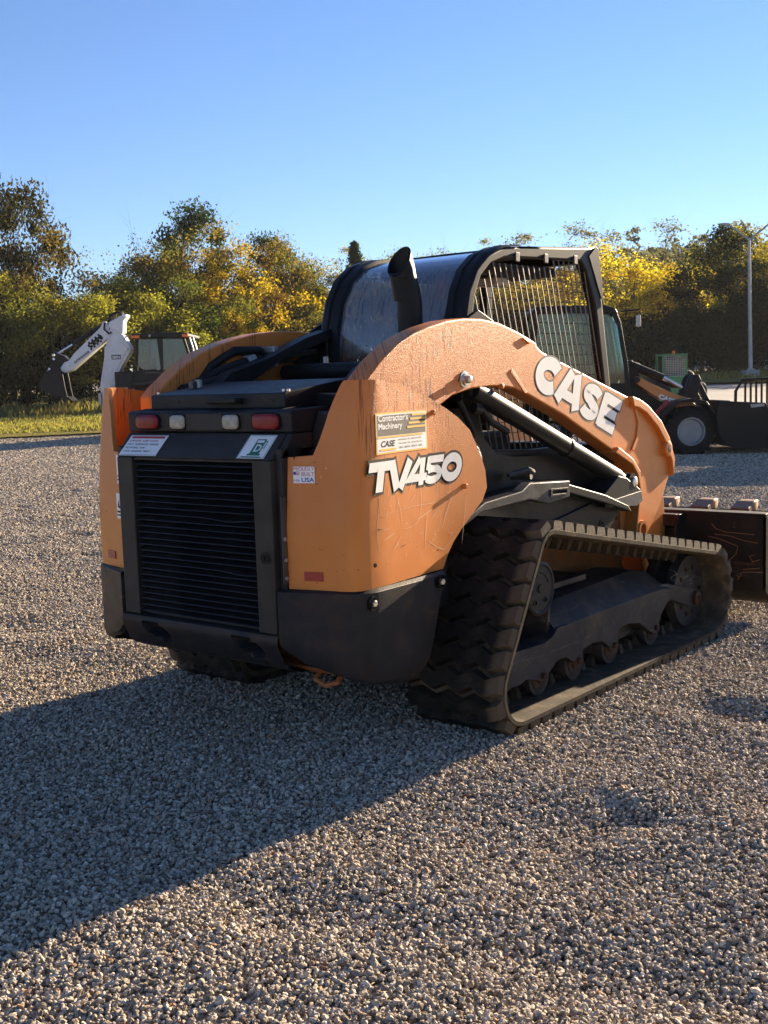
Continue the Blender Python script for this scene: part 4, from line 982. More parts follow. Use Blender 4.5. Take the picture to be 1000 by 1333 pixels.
# ---- body sides, steps, brackets
bd = MB()
for s in (1, -1):
    bd.prism([(.86, .60), (.86, 1.38), (1.36, 1.40), (1.45, 1.26), (1.50, 1.16), (1.60, 1.085), (1.75, 1.055), (2.62, 1.02), (2.80, 1.0), (2.80, .72), (2.62, .60)], s*.455, s*.47)
    bd.prism([(1.12, .86), (1.2, .89), (2.0, .92), (2.7, .72), (2.65, .66), (1.1, .70)], s*.475, s*.56)
bd.box((-.45, .9, .6), (.45, 2.6, .95))
bd = bd.obj('body_side', 'black', LO, bevel=.006)
for s in (1, -1):
    st = MB().prism([(.98, .815), (1.128, .864), (1.214, .894), (1.521, .915), (1.59, .945), (1.962, .923), (1.96, .842), (1.761, .830), (1.587, .866), (1.19, .852), (1.0, .79)], s*.60, s*.662).obj('step_rail', 'step', LO, bevel=.008)
    MB().ring([(1.765, .900), (1.935, .892), (1.935, .858), (1.765, .862)], [(1.785, .890), (1.918, .884), (1.918, .866), (1.785, .872)], s*.662, s*.668).obj('step_slot_rim', 'step', st, bevel=.002)
    MB().prism([(1.786, .889), (1.917, .883), (1.917, .867), (1.786, .873)], s*.661, s*.6635).obj('step_slot', 'void', st)
    MB().prism([(1.97, .905), (2.36, .812), (2.62, .728), (2.66, .69), (2.36, .77), (1.97, .862)], s*.585, s*.645).obj('rail_extension', 'black', LO, bevel=.006)
    bk = MB().prism([(2.36, .80), (2.55, .895), (2.64, .875), (2.80, .80), (2.83, .735), (2.76, .705), (2.40, .74)], s*.50, s*.625).obj('cylinder_bracket', 'black', LO, bevel=.006)
    MB().prism([(2.42, .77), (2.80, .79), (2.82, .735), (2.75, .712), (2.43, .742)], s*.625, s*.63).obj('bracket_tread', 'steel', bk, bevel=.002)
    MB().prism([(1.95, .72), (2.36, .77), (2.66, .70), (2.50, .58), (2.30, .52), (1.95, .60)], s*.49, s*.575).obj('front_gusset', 'black', LO, bevel=.006)
    MB().lathe([(0, .028), (.004, .028), (.004, .018), (0, .016), (0, .009), (.005, .009), (.005, 0)], (s*.575, 2.44, .64), (s, 0, 0), 18).obj('gusset_bolt', 'black', LO)
    # hydraulic swivel block behind the rear panel
    sb_ = MB().lathe([(-.05, .075), (.0, .078), (.012, .068), (.012, .050), (.03, .046), (.034, .03), (.02, .028), (.02, 0)], (s*.575, 1.235, 1.075), (s, 0, 0), 26)
    sb_.prism([(1.16, 1.02), (1.16, 1.175), (1.24, 1.18), (1.31, 1.13), (1.31, .98)], s*.50, s*.575)
    MB.obj(sb_, 'swivel_block', 'steel', LO, bevel=.003)
    MB().tube([(s*.50, 1.68, .965), (s*.60, 1.70, .968)], .020, 8).obj('rail_bolt', 'steel', LO)
    MB().tube([(s*.56, 1.56, .98), (s*.61, 1.66, 1.0), (s*.61, 1.70, .985)], .014, 8).obj('latch_handle', 'step', LO)

# ---- cab
cab_roof = [(1.395, 1.20), (1.395, 1.55), (1.41, 1.70), (1.45, 1.835), (1.52, 1.94), (1.62, 2.01), (1.75, 2.052), (1.90, 2.066), (2.10, 2.078), (2.35, 2.092), (2.58, 2.106)]
cin = [(1.47, 1.20), (1.47, 1.55), (1.475, 1.70), (1.50, 1.815), (1.555, 1.91), (1.64, 1.97), (1.755, 2.003), (1.90, 2.010), (2.10, 2.018), (2.35, 2.026), (2.50, 2.030)]
cabt = thing  # (the cab is a part: its pieces are sub-parts)
cab = MB()
for s in (1, -1):
    o_ = [(.0, 0)]
    outer = cab_roof+[(2.66, 2.112), (2.74, 1.80), (2.82, 1.38), (2.86, 1.02), (2.0, 1.02), (1.395, 1.02)]
    inner = cin+[(2.555, 1.985), (2.655, 1.80), (2.745, 1.38), (2.78, 1.06), (2.0, 1.07), (1.49, 1.10)]
    cab.ring(outer, inner, s*.385, s*.44)
cab.box((-.44, 2.66, 1.0), (.44, 2.80, 1.06))
cab = cab.obj('cab_frame', 'black', LO, bevel=.012, smooth=40)
# rear hoop strips, roof skin
hoop = MB()
for s in (1, -1):
    rows = [[(s*.443, y, z) for y, z in cab_roof[:8]], [(s*.425, y-.012, z+.010) for y, z in cab_roof[:8]], [(s*.392, y-.012, z+.010) for y, z in cab_roof[:8]], [(s*.386, y-.004, z+.002) for y, z in cab_roof[:8]],
            [(s*.372, y-.004, z+.002) for y, z in cab_roof[:8]], [(s*.366, y-.010, z+.008) for y, z in cab_roof[:8]], [(s*.328, y-.006, z+.005) for y, z in cab_roof[:8]], [(s*.320, y+.02, z-.016) for y, z in cab_roof[:8]]]
    hoop.grid(rows)
hoop.obj('rear_hoop', 'black', cab, smooth=38)
rf = MB().grid([[(x, y, z+.004*(1-abs(x)/.44)) for x in (-.44, -.40, -.2, 0, .2, .40, .44)] for y, z in cab_roof[7:]+[(2.66, 2.112)]]).obj('cab_roof', 'black', cab, solid=.03, smooth=40)
rw = MB().grid([[(x, y+.012+.0*x, z-.010) for x in np.linspace(-.325, .325, 9)] for y, z in [(1.395, 1.38), (1.395, 1.46)]+cab_roof[1:8]]).obj('rear_window', 'rearglass', cab, smooth=60, fix=False)
MB().box((-.44, 1.38, 1.0), (.44, 1.44, 1.40)).obj('cab_rear_wall', 'black', cab, bevel=.005)
MB().box((-.38, 1.40, .95), (.38, 2.8, 1.0)).obj('cab_floor', 'interior', cab)
MB().prism([(2.655, 2.113), (2.685, 2.105), (2.745, 1.80), (2.70, 1.86), (2.58, 2.06)], .4405, .446).obj('front_gusset_plate', 'black', cab, bevel=.002)
MB().box((-.385, 2.60, 2.03), (.385, 2.68, 2.105)).obj('front_header', 'black', cab, bevel=.006)
# side screens of steel rod
def cab_in_top(y): return ip1(y, [1.47, 1.475, 1.50, 1.555, 1.64, 1.755, 1.9, 2.5, 2.56], [1.55, 1.70, 1.815, 1.91, 1.97, 2.003, 2.01, 2.03, 1.985])
def front_y(z): return ip1(z, [1.06, 1.38, 1.80, 1.985, 2.05], [2.78, 2.745, 2.655, 2.565, 2.55])
for s in (1, -1):
    sc = MB(); sh2 = MB(); x = s*.425
    for k in range(28):                              # upright rods, raked like the front post
        y0 = 1.30+k*.052
        zt = 2.02; pts = []
        for z in np.linspace(1.08, 2.02, 24):
            y = y0+(2.02-z)*.30
            if 1.478 < y < front_y(z)-.004 and z < cab_in_top(y): pts.append((x, y, z))
        if len(pts) > 1: sc.tube([pts[0], pts[-1]], .0035, 5)
    for k in range(17):
        z = 1.11+k*.054; ys = [y for y in np.linspace(1.478, 2.78, 60) if y < front_y(z) and z < cab_in_top(y)]
        if len(ys) > 1: sh2.tube([(x-s*.006, ys[0], z), (x-s*.006, ys[-1], z)], .0025, 4)
    so = kind(sc.obj('side_screen', 'mesh_wire', cab), 'stuff'); kind(sh2.obj('screen_cross_wires', 'black', cab), 'stuff')
    for y in (1.86, 2.13, 2.43):
        z = ip1(y, [1.8, 2.5], [2.022, 2.045])
        MB().box((s*.4405 if s > 0 else -.450, y-.018, z-.035), (.450 if s > 0 else -.4405, y+.018, z+.012)).obj('screen_clip', 'steel', cab, bevel=.004)
# front frame and door bars
MB().box((-.385, 2.76, 1.0), (-.33, 2.82, 2.02), ).obj('door_post', 'black', cab, bevel=.005)
# inside: seat, grab handle, monitor, headliner
seat = MB().box((-.25, 1.62, 1.02), (.25, 2.10, 1.16)).obj('seat', 'seat', cab, bevel=.04, seg=3)
MB().prism([(1.58, 1.12), (1.70, 1.12), (1.63, 1.60), (1.55, 1.60)], -.23, .23).obj('seat_backrest', 'seat', seat, bevel=.035, seg=3)
MB().tube([(-.30, 1.50, 1.40), (-.30, 1.49, 1.55), (-.27, 1.49, 1.585), (-.20, 1.49, 1.585), (-.17, 1.49, 1.55), (-.17, 1.50, 1.40)], .022, 10).obj('seat_bar', 'greyplastic', cab)
MB().box((-.33, 1.75, 1.95), (.33, 2.45, 2.0)).obj('headliner', 'interior', cab, bevel=.02)
MB().box((.05, 2.05, 1.905), (.20, 2.16, 1.948)).obj('roof_speaker', 'greyplastic', cab, bevel=.01)
MB().box((-.05, 1.86, 1.86), (-.01, 1.90, 1.949)).obj('roof_strap', 'amber', cab, bevel=.004)
MB().box((.18, 2.30, 1.18), (.34, 2.52, 1.34)).obj('control_pod', 'interior', cab, bevel=.02)
MB().tube([(.24, 2.3, 1.2), (.24, 2.32, 1.40), (.235, 2.33, 1.45)], [.014, .014, .026], 10).obj('control_lever', 'greyplastic', cab)

# ---- exhaust, torque tube, towers, hoses at the rear of the cab
MB().tube([(.232, 1.27, 1.40), (.232, 1.27, 1.78), (.228, 1.262, 1.84), (.222, 1.245, 1.90)], .058, 24, cap=False).obj('exhaust_stack', 'black', LO, smooth=50)
ex = bpy.data.objects['exhaust_stack']
mb = MB(); n = 28; rows = []
for k in range(n+1):                                # slanted mouth: longer at the front
    a = 2*pi*k/n; cx, cy = .222+.058*math.cos(a), 1.245+.058*math.sin(a)
    zt = 1.975+.070*math.sin(a); back = -.018*(zt-1.90)/.15
    rows.append([(cx, cy, 1.898), (cx-.004, cy+back*.5, 1.94+.02*math.sin(a)), (cx-.01, cy+back-.01, zt), (.212+.050*math.cos(a), 1.245+.050*math.sin(a)+back-.01, zt-.002), (.222+.050*math.cos(a), 1.245+.050*math.sin(a), 1.80)])
mb.grid(rows).obj('exhaust_tip', 'black', ex, smooth=50)
MB().tube([(-.46, 1.16, 1.492), (.52, 1.16, 1.492)], .040, 20).obj('torque_tube', 'black', LO)
for s in (1, -1):
    tw = MB().prism([(1.20, 1.36), (1.20, 1.50), (1.31, 1.60), (1.36, 1.70), (1.47, 1.75), (1.60, 1.70), (1.58, 1.50), (1.50, 1.36)], s*.452, s*.475).obj('pivot_tower', 'black', LO, bevel=.005)
    MB().lathe([(0, .045), (.012, .045), (.014, .034), (.006, .032), (.006, 0)], (s*.452, 1.50, 1.605), (-s, 0, 0), 20).obj('pivot_pin', 'steel', tw)
    MB().prism([(.55, 1.39), (.70, 1.39), (1.02, 1.545), (1.42, 1.66), (1.40, 1.705), (1.22, 1.66), (.95, 1.565), (.70, 1.50)], s*.36, s*.44).obj('tower_brace', 'black', LO, bevel=.006)
    for k in range(3): pass
MB().lathe([(0, .012), (.03, .012), (.03, 0)], (-.18, 1.14, 1.53), (0, 0, 1), 10).obj('tube_bolt', 'galv', LO)
hz = MB()
MB().tube([(-.52, .62, 1.42), (-.53, .72, 1.53), (-.50, .86, 1.60), (-.46, .98, 1.60), (-.45, 1.04, 1.56)], .022, 12).obj('hydraulic_hose', 'hose', LO)
for k, (x, z) in enumerate(((-.47, 1.505), (-.43, 1.475), (-.50, 1.46))):
    h = MB().tube([(x-.06, .50, 1.40), (x-.04, .58, 1.44), (x, .72, z), (x, .92, z+.05)], .021, 12).obj('hydraulic_hose', 'hose', LO)
    MB().tube([(x, .90, z+.045), (x, .95, z+.058)], .028, 6).obj('hose_fitting', 'galv', h, smooth=0)
    MB().tube([(x, .93, z+.052), (x-.01, 1.08, z+.085), (x-.01, 1.36, z+.15-.03*k)], .014, 10).obj('steel_pipe', 'steel', h)
    MB().tube([(x-.05, .53, 1.415), (x-.045, .555, 1.43)], .028, 6).obj('hose_fitting', 'black', h, smooth=0)
MB().box((-.52, 1.03, 1.52), (-.41, 1.06, 1.62)).obj('pipe_clamp', 'galv', LO, bevel=.005)
MB().cyl((-.335, .47, 1.40), (-.335, .47, 1.47), .016, 10).obj('hood_pin', 'galv', LO)

# ---- rubber tracks
CIR = [((.965, .160), .160), ((1.215, .682), .112), ((2.925, .232), .232)]
def hull_path(ds=.02):
    pts = []; n = 3; out = []
    for i in range(n):
        (c0, r0), (c1, r1) = CIR[i], CIR[(i+1) % n]
        dx, dz = c1[0]-c0[0], c1[1]-c0[1]; D = math.hypot(dx, dz); a = math.atan2(dz, dx); b = math.acos((r0-r1)/D)
        out.append((a+b))                            # loop runs rear bottom, rear top, front: clockwise seen from +x, so the outside is on the left
    for i in range(n):
        c, r = CIR[i]; a0 = out[(i-1) % n]; a1 = out[i]
        while a1 > a0: a1 -= 2*pi
        m = max(3, int((a0-a1)*r/ds*1.5)+2)
        for k in range(m+1):
            a = a0+(a1-a0)*k/m; pts.append((c[0]+r*math.cos(a), c[1]+r*math.sin(a)))
    return pts
HP = hull_path(.015)
seg = []; L_ = 0
for i in range(len(HP)):
    j = (i+1) % len(HP); d = math.hypot(HP[j][0]-HP[i][0], HP[j][1]-HP[i][1]); seg.append((L_, d)); L_ += d
def at(sv):
    sv = sv % L_
    for i, (s0, d) in enumerate(seg):
        if s0 <= sv <= s0+d+1e-9:
            j = (i+1) % len(HP); f = (sv-s0)/max(d, 1e-9)
            p = (HP[i][0]+(HP[j][0]-HP[i][0])*f, HP[i][1]+(HP[j][1]-HP[i][1])*f)
            return p
    return HP[0]
def frame(sv):
    p = at(sv); a = at(sv-.012); b = at(sv+.012); t_ = Vector((b[0]-a[0], b[1]-a[1])).normalized()
    return p, t_, Vector((-t_.y, t_.x))
NL = round(L_/.098)
def track(s):
    m = 190; rows = []
    X0, X1 = .525, 1.0
    sect = [(X0, -.028), (X0-.0, -.003), (X0+.012, 0), (X1-.012, 0), (X1, -.005), (X1, -.022), (X1-.012, -.028), (X1-.09, -.030), (X0+.09, -.030)]
    for k in range(m+1):
        p, t_, n_ = frame(L_*k/m)
        sag = 0
        rows.append([(s*x, p[0]+n_.x*h, p[1]+n_.y*h) for x, h in sect+[sect[0]]])
    tr = MB().grid(rows).obj('rubber_track', 'rubber_dusty', LO, smooth=40)
    # tread lugs: zigzag bars, alternately shifted
    lug = {}
    for ph in (0,):
        nz = 7; w = X1-X0; base = []
        def prof(half, top):
            L = []; R_ = []
            for i in range(nz+1):
                x = X0+.004+(w-.008)*i/nz; zg = .016 if (i+ph) % 2 else -.016
                if i in (0, nz): zg *= .5
                L.append((x, zg-half)); R_.append((x, zg+half))
            return L+R_[::-1]
        b0, b1 = prof(.040, 0), prof(.034, 1); n = len(b0)
        V = [(s*x, y, -.002) for x, y in b0]+[(s*(x+(.004 if x < .76 else -.004)), y, .036) for x, y in b1]
        F = [tuple(range(n, 2*n))]+[(i, (i+1) % n, n+(i+1) % n, n+i) for i in range(n)]
        lug[ph] = MB().add(V, F)
    for k in range(NL):
        p, t_, n_ = frame(L_*k/NL)
        mtx = Matrix(((1, 0, 0, 0), (0, t_.x, n_.x, p[0]), (0, t_.y, n_.y, p[1]), (0, 0, 0, 1)))
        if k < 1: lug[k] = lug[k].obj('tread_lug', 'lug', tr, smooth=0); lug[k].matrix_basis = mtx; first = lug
        else:
            c = lug[0].copy(); COL.objects.link(c); c.matrix_basis = mtx
    dl = None
    for k in range(NL):
        p, t_, n_ = frame(L_*(k+.5)/NL)
        mtx = Matrix(((1, 0, 0, 0), (0, t_.x, n_.x, p[0]), (0, t_.y, n_.y, p[1]), (0, 0, 0, 1)))
        if dl is None:
            b = MB()
            for x in (.715, .80):
                b.add([(s*(x+a*.022), c_*.020, -.028) for a, c_ in ((-1, -1), (1, -1), (1, 1), (-1, 1))]+[(s*(x+a*.010), c_*.012, -.080) for a, c_ in ((-1, -1), (1, -1), (1, 1), (-1, 1))], [(4, 5, 6, 7), (0, 1, 5, 4), (1, 2, 6, 5), (2, 3, 7, 6), (3, 0, 4, 7)])
            dl = b.obj('guide_lug', 'rubber', tr, smooth=0); dl.matrix_basis = mtx
        else: c = dl.copy(); COL.objects.link(c); c.matrix_basis = mtx
    # track frame
    plate_ = [(.955, .115), (.945, .17), (.97, .285), (1.10, .278), (1.301, .272), (1.37, .288), (1.416, .318), (1.9, .322), (2.288, .322), (2.50, .318), (2.60, .300), (2.555, .285), (2.585, .262), (2.473, .187), (2.44, .125), (2.399, .096), (2.34, .12), (2.224, .186), (2.10, .205), (2.008, .200), (1.97, .135), (1.945, .118), (1.90, .13), (1.833, .170), (1.74, .182), (1.645, .172), (1.61, .13), (1.586, .118), (1.55, .13), (1.488, .165), (1.44, .172), (1.398, .165), (1.31, .115), (1.276, .104), (1.23, .118), (1.136, .142), (1.086, .128), (1.025, .134)]
    fr = MB().prism(plate_, s*.80, s*.90).obj('track_frame', 'beam', LO, bevel=.005)
    ys = [1.40, 1.55, 1.9, 2.29, 2.48, 2.60]
    MB().grid([[(s*.90, y, ip1(y, [1.4, 1.416, 2.288, 2.5, 2.6], [.300, .3185, .3225, .318, .298])) for y in ys], [(s*.80, y+.02, ip1(y, [1.4, 1.5, 2.29, 2.48, 2.6], [.40, .412, .432, .400, .335])) for y in ys], [(s*.60, y+.03, ip1(y, [1.4, 1.5, 2.29, 2.48, 2.6], [.40, .415, .435, .405, .34])) for y in ys], [(s*.60, y, .2) for y in ys]]).obj('frame_cover', 'beam', fr, smooth=25)
    MB().prism([(1.38, .30), (1.40, .40), (1.42, .415), (1.40, .20)], s*.60, s*.86).obj('cover_end', 'beam', fr)
    MB().box((s*.55 if s > 0 else -.80, .98, .10), (.80 if s > 0 else -s*-.55, 2.5, .27)).obj('frame_core', 'beam', fr)
    for y in (1.285, 1.60, 1.955, 2.41):
        rl = MB().lathe([(0, .050), (.0, .086), (.03, .086), (.036, .070), (.11, .070), (.116, .086), (.146, .086), (.146, .03)], (s*.72, y+.015, .118), (s, 0, 0), 28).obj('track_roller', 'beam', LO)
        MB().lathe([(0, .060), (.004, .062), (.004, .03), (.012, .028), (.012, 0)], (s*.866, y+.015, .118), (s, 0, 0), 20).obj('roller_hub', 'darkrust', rl)
        MB().lathe([(0, .017), (.016, .016), (.016, 0)], (s*.90, y-.008, .130), (s, 0, 0), 6).obj('roller_bolt', 'darkrust', rl, smooth=0)
    MB().lathe([(0, .012), (.008, .011), (.008, 0)], (s*.90, .965, .155), (s, 0, 0), 10).obj('frame_bolt', 'rust', fr)
    dv = MB().lathe([(-.30, .13), (-.14, .13), (-.14, .10), (0, .10), (0, .118), (.02, .118), (.024, .106), (.018, .098), (.018, .020), (.024, .018), (.024, 0)], (s*.905, 1.228, .528), (s, 0, 0), 40).obj('final_drive', 'plastic', LO)
    for a in (-2.2, -.9): MB().lathe([(0, .013), (.004, .013), (.004, .008), (0, .008)], (s*.923, 1.228+.07*math.cos(a), .528+.07*math.sin(a)), (s, 0, 0), 12).obj('drive_plug', 'black', dv)
    for a0, a1, r in ((.3, 1.5, .07), (1.9, 3.4, .062)):
        MB().tube([(s*.923, 1.228+r*math.cos(a0+(a1-a0)*k/8), .528+r*math.sin(a0+(a1-a0)*k/8)) for k in range(9)], .004, 6).obj('drive_rib', 'plastic', dv)
    ri = MB().lathe([(0, .10), (0, .195), (.05, .200), (.05, .16), (.13, .16), (.13, .200), (.18, .195), (.18, .10)], (s*.67, 2.925, .232), (s, 0, 0), 40).obj('front_idler', 'beam', LO)
    for k in range(10): MB().lathe([(0, .012), (.012, .012), (.012, 0)], (s*.85, 2.925+.13*math.cos(k*.628), .232+.13*math.sin(k*.628)), (s, 0, 0), 6).obj('idler_bolt', 'darkrust', ri, smooth=0)
    MB().prism([(2.46, .34), (2.60, .325), (2.98, .232), (3.01, .185), (2.98, .145), (2.90, .15), (2.66, .225), (2.5, .22)], s*.845, s*.872).obj('idler_arm', 'beam', LO, bevel=.005)
    MB().lathe([(0, .040), (.02, .040), (.024, .03), (.024, .014), (.014, .012), (.014, 0)], (s*.872, 2.955, .19), (s, 0, 0), 20).obj('idler_axle', 'darkrust', LO)
    MB().box((s*.47 if s > 0 else -.75, 1.55, .44), (.75 if s > 0 else -.47, 1.95, .47)).obj('track_mount', 'beam', LO, bevel=.005)
    MB().prism([(.95, .30), (1.05, .62), (1.3, .64), (1.5, .42), (1.5, .28)], s*.465, s*.60).obj('drive_housing', 'orange_inner', LO, bevel=.006)
    return tr
for s in (1, -1): track(s)

cv = []
for k in range(70):                                  # scratches on the track frame
    y, z = rs_.uniform(1.0, 2.45), rs_.uniform(.19, .31); a = rs_.choice((rs_.gauss(.12, .15), rs_.gauss(1.3, .4), rs_.gauss(.6, .5))); L = rs_.choice((.03, .05, .08, .16, .3)); pts = []
    for i in range(6): pts.append((y, z)); y += math.cos(a)*L/5; z += math.sin(a)*L/5; a += rs_.gauss(0, .06)
    if all(.98 < q[0] < 2.5 and .19 < q[1] < (.27 if q[0] < 1.4 else .312) for q in pts): cv.append((pts, rs_.uniform(.001, .0022)))
M['scrape'] = pbr('bright_scrape', (.13, .115, .10), .5, bump=0)
ribbons('scratches', cv, 'scrape', LO, lambda y: .9002)
# ---- bucket on the coupler
bk = MB()
bw = 1.067
prof = [(3.50, .592), (3.50, .152), (3.53, .10), (3.60, .065), (3.72, .08), (4.16, .50)]
pin_ = [(3.515, .592), (3.515, .16), (3.54, .118), (3.605, .083), (3.71, .096), (4.15, .516)]
bk.grid([[(-bw, y, z), (bw, y, z)] for y, z in prof+pin_[::-1]+[prof[0]]])
for s in (1, -1): bk.prism([(3.50, .59), (3.50, .152), (3.60, .066), (3.72, .08), (4.16, .50), (3.95, .575)], s*(bw-.02), s*bw)
bk.box((-bw, 3.495, .588), (bw, 3.60, .604))
bk = bk.obj('bucket', 'bucket', LO, bevel=.004)
MB().box((-1.0, 3.488, .30), (1.0, 3.4985, .315)).obj('bucket_rib', 'darkrust', bk)
for s in (1, -1):
    cp = MB().box((s*.40 if s > 0 else -.56, 3.40, .515), (.56 if s > 0 else -.40, 3.4985, .588)).obj('coupler_bracket', 'darkrust', bk, bevel=.004)
    MB().prism([(3.36, .20), (3.36, .50), (3.41, .588), (3.4985, .588), (3.4985, .18)], s*.56, s*.578).obj('coupler_plate', 'black', bk, bevel=.003)
    MB().box((s*.36 if s > 0 else -.56, 3.42, .18), (.56 if s > 0 else -.36, 3.47, .50)).obj('coupler_face', 'black', bk)
M['gouge'] = pbr('rusty_gouge', (.20, .085, .03), .6, bump=0)
gm = MB()
for L in ([(.74, .53), (.77, .50), (.83, .485), (1.0, .480)], [(.76, .470), (.86, .462), (.94, .440), (1.02, .432)], [(.72, .455), (.80, .440), (.90, .405), (.89, .36), (.84, .31)], [(.93, .27), (1.03, .285)], [(.9, .21), (.93, .255), (1.05, .262)], [(1.0, .36), (.97, .35), (.99, .32), (1.03, .335)]):
    gm.tube([(x, 3.4985, z) for x, z in L], .0028, 4)
kind(gm.obj('gouges', 'gouge', bk), 'stuff')
tooth = None
edge = MB().prism([(4.08, .42), (4.20, .515), (4.19, .535), (4.07, .445)], -bw, bw).obj('cutting_edge', 'bucket', bk)
for k in range(8):
    x = -.945+k*.27
    if tooth is None:
        tooth = MB()
        dv_ = Vector((0, .96, .28)).normalized(); nn = Vector((0, -.28, .96)).normalized()
        base = [(-.062, -.035), (.062, -.035), (.062, .045), (-.062, .045)]
        V = []
        for tt, f, g in ((0, 1, 1), (.09, .95, 1.0), (.11, 1.02, 1.05), (.17, .85, .75), (.215, .72, .35)):
            V += [Vector((a*f, 0, 0))+nn*(b*g)+dv_*tt for a, b in base]
        F = [(3, 2, 1, 0), (16, 17, 18, 19)]+[(i*4+j, i*4+(j+1) % 4, i*4+4+(j+1) % 4, i*4+4+j) for i in range(4) for j in range(4)]
        tooth = tooth.add(V, F).obj('tooth', 'tooth', edge, bevel=.008); tooth.matrix_basis = T((x, 4.10, .515))
        base_m = tooth
    else:
        c = base_m.copy(); COL.objects.link(c); c.matrix_basis = T((x, 4.10, .515))

# ------------------------------------------------------------------ machines behind
# backhoe loader, its boom folded up to the left
BH = thing('backhoe_loader', 'white boom backhoe loader with dark cab and amber beacons, behind the left panel', 'backhoe', spot(-5.7*1.36, 34, .02), YAW)
Q = lambda L: [(x, z-GZ) for x, z in L]
def bprism(name, L, y0, y1, mat, par, bevel=.015): return MB().prism(Q(L), y0, y1, axis=1).obj(name, mat, par, bevel=bevel)
boom = bprism('boom', [(0.0, 2.7), (.1, 2.65), (.21, 2.56), (.27, 2.53), (.42, 2.24), (.4, 2.17), (.22, 1.89), (.1, 1.68), (.03, 1.45), (-.03, 1.24), (-.05, 1.08), (-.07, .88), (-.15, .87), (-.24, .96), (-.27, 1.16), (-.29, 1.39), (-.28, 1.51), (-.17, 2.01), (-.03, 2.62)], -.16, .16, 'whitepaint', BH)
bprism('boom_plate', [(-.14, 2.30), (.0, 2.29), (.08, 2.36), (.11, 2.55), (.20, 2.50), (.33, 2.23), (.20, 1.98), (.05, 1.70), (-.06, 1.5), (-.2, 1.5)], -.172, -.161, 'whitepaint', boom, .004)
bprism('boom_rail', [(-.27, 1.52), (-.23, 1.52), (-.12, 2.01), (.01, 2.62), (-.03, 2.62), (-.17, 2.01)], -.178, -.172, 'whitepaint', boom, .003)
bprism('boom_head', [(-.02, 2.69), (-.03, 2.8), (.11, 2.87), (.29, 2.96), (.36, 2.97), (.37, 2.92), (.29, 2.82), (.27, 2.57), (.21, 2.56), (.1, 2.64)], -.19, .19, 'whitepaint', boom, .02)
dip = bprism('dipper', [(-.14, 2.84), (-.02, 2.74), (-.05, 2.49), (-.29, 2.28), (-.87, 1.82), (-1.03, 1.77), (-1.13, 1.86), (-1.03, 1.99), (-.92, 2.03), (-.81, 2.17), (-.22, 2.7)], -.15, .15, 'whitepaint', BH)
for (x, z), r, par in (((-1.23, 2.15), .03, dip), ((-1.23, 2.07), .026, dip), ((-1.34, 1.86), .026, dip), ((-1.36, 1.8), .034, dip), ((-1.08, 1.82), .035, dip), ((-.93, 1.93), .035, dip), ((.33, 2.23), .03, boom), ((-.03, 1.79), .022, boom), ((.32, 2.93), .03, boom), ((-.1, 2.6), .022, dip)):
    MB().lathe([(-.21, r), (.0, r), (.01, r*.7), (.01, 0)], (x, -.0 if par is boom else -.0, z-GZ), (0, -1, 0), 14).obj('pin', 'whitepaint', par) if False else MB().lathe([(0, r), (.02, r), (.025, r*.7), (.025, 0)], (x, -.19, z-GZ), (0, -1, 0), 14).obj('pin', 'white', par)
MB().tube([(-1.21, 0, 2.18-GZ), (-.80, 0, 2.405-GZ)], .024, 12).obj('bucket_cylinder_rod', 'rod', BH)
MB().tube([(-.86, 0, 2.372-GZ), (-.20, 0, 2.745-GZ)], .048, 14).obj('bucket_cylinder', 'black', BH)
bprism('bucket_link', [(-1.28, 2.19), (-1.2, 2.2), (-1.02, 2.13), (-.9, 1.96), (-.94, 1.88), (-1.0, 1.97), (-1.1, 1.95), (-1.18, 1.81), (-1.42, 1.76), (-1.33, 1.95)], -.12, .12, 'black', BH)
BL_ = [(-1.41, 1.8), (-1.52, 1.64), (-1.57, 1.55), (-1.55, 1.47), (-1.46, 1.38), (-1.26, 1.3), (-1.03, 1.23), (-.98, 1.25), (-1.02, 1.48), (-1.06, 1.81), (-1.1, 1.87), (-1.24, 1.88)]
bkb = MB().grid([[(x, -.22, z-GZ), (x, .22, z-GZ)] for x, z in (BL_[10:]+BL_[:7])]).obj('backhoe_bucket', 'black', BH, solid=.025, smooth=40)   # back and floor; the mouth is open
for y in (-.235, .215): bprism('bucket_side', BL_, y, y+.02, 'black', bkb, .004)
for k in range(4): MB().prism(Q([(-1.04, 1.225), (-.97, 1.26), (-.88, 1.175), (-.885, 1.165)]), -.22+k*.127, -.15+k*.127, axis=1).obj('bucket_tooth', 'black', bkb)
for k in range(5):
    a = .35+k*.12
    MB().tube([(-.05+.02*k, -.12+.06*k, 2.78-GZ), (.0+.02*k, -.13+.06*k, 2.95+.02*k-GZ), (.14+.02*k, -.13+.06*k, 3.02-GZ), (.25, -.12+.06*k, 2.96-GZ), (.27-.03*k, -.1+.06*k, 2.83-GZ)], .022, 8).obj('boom_hose', 'hose', BH)
MB().tube([(-.1, -.19, 2.80-GZ), (-.12, -.20, 2.66-GZ), (-.02, -.20, 2.56-GZ), (.03, -.19, 2.60-GZ)], .02, 8).obj('boom_hose', 'hose', BH)
# dark cut-out block with lower-case letters, lettering along the dipper
ex_ = Vector((.31, 0, .225)).normalized(); ez_ = Vector((-.225, 0, .31)).normalized()
o_ = Vector((-.432, -.152, 2.225-GZ))
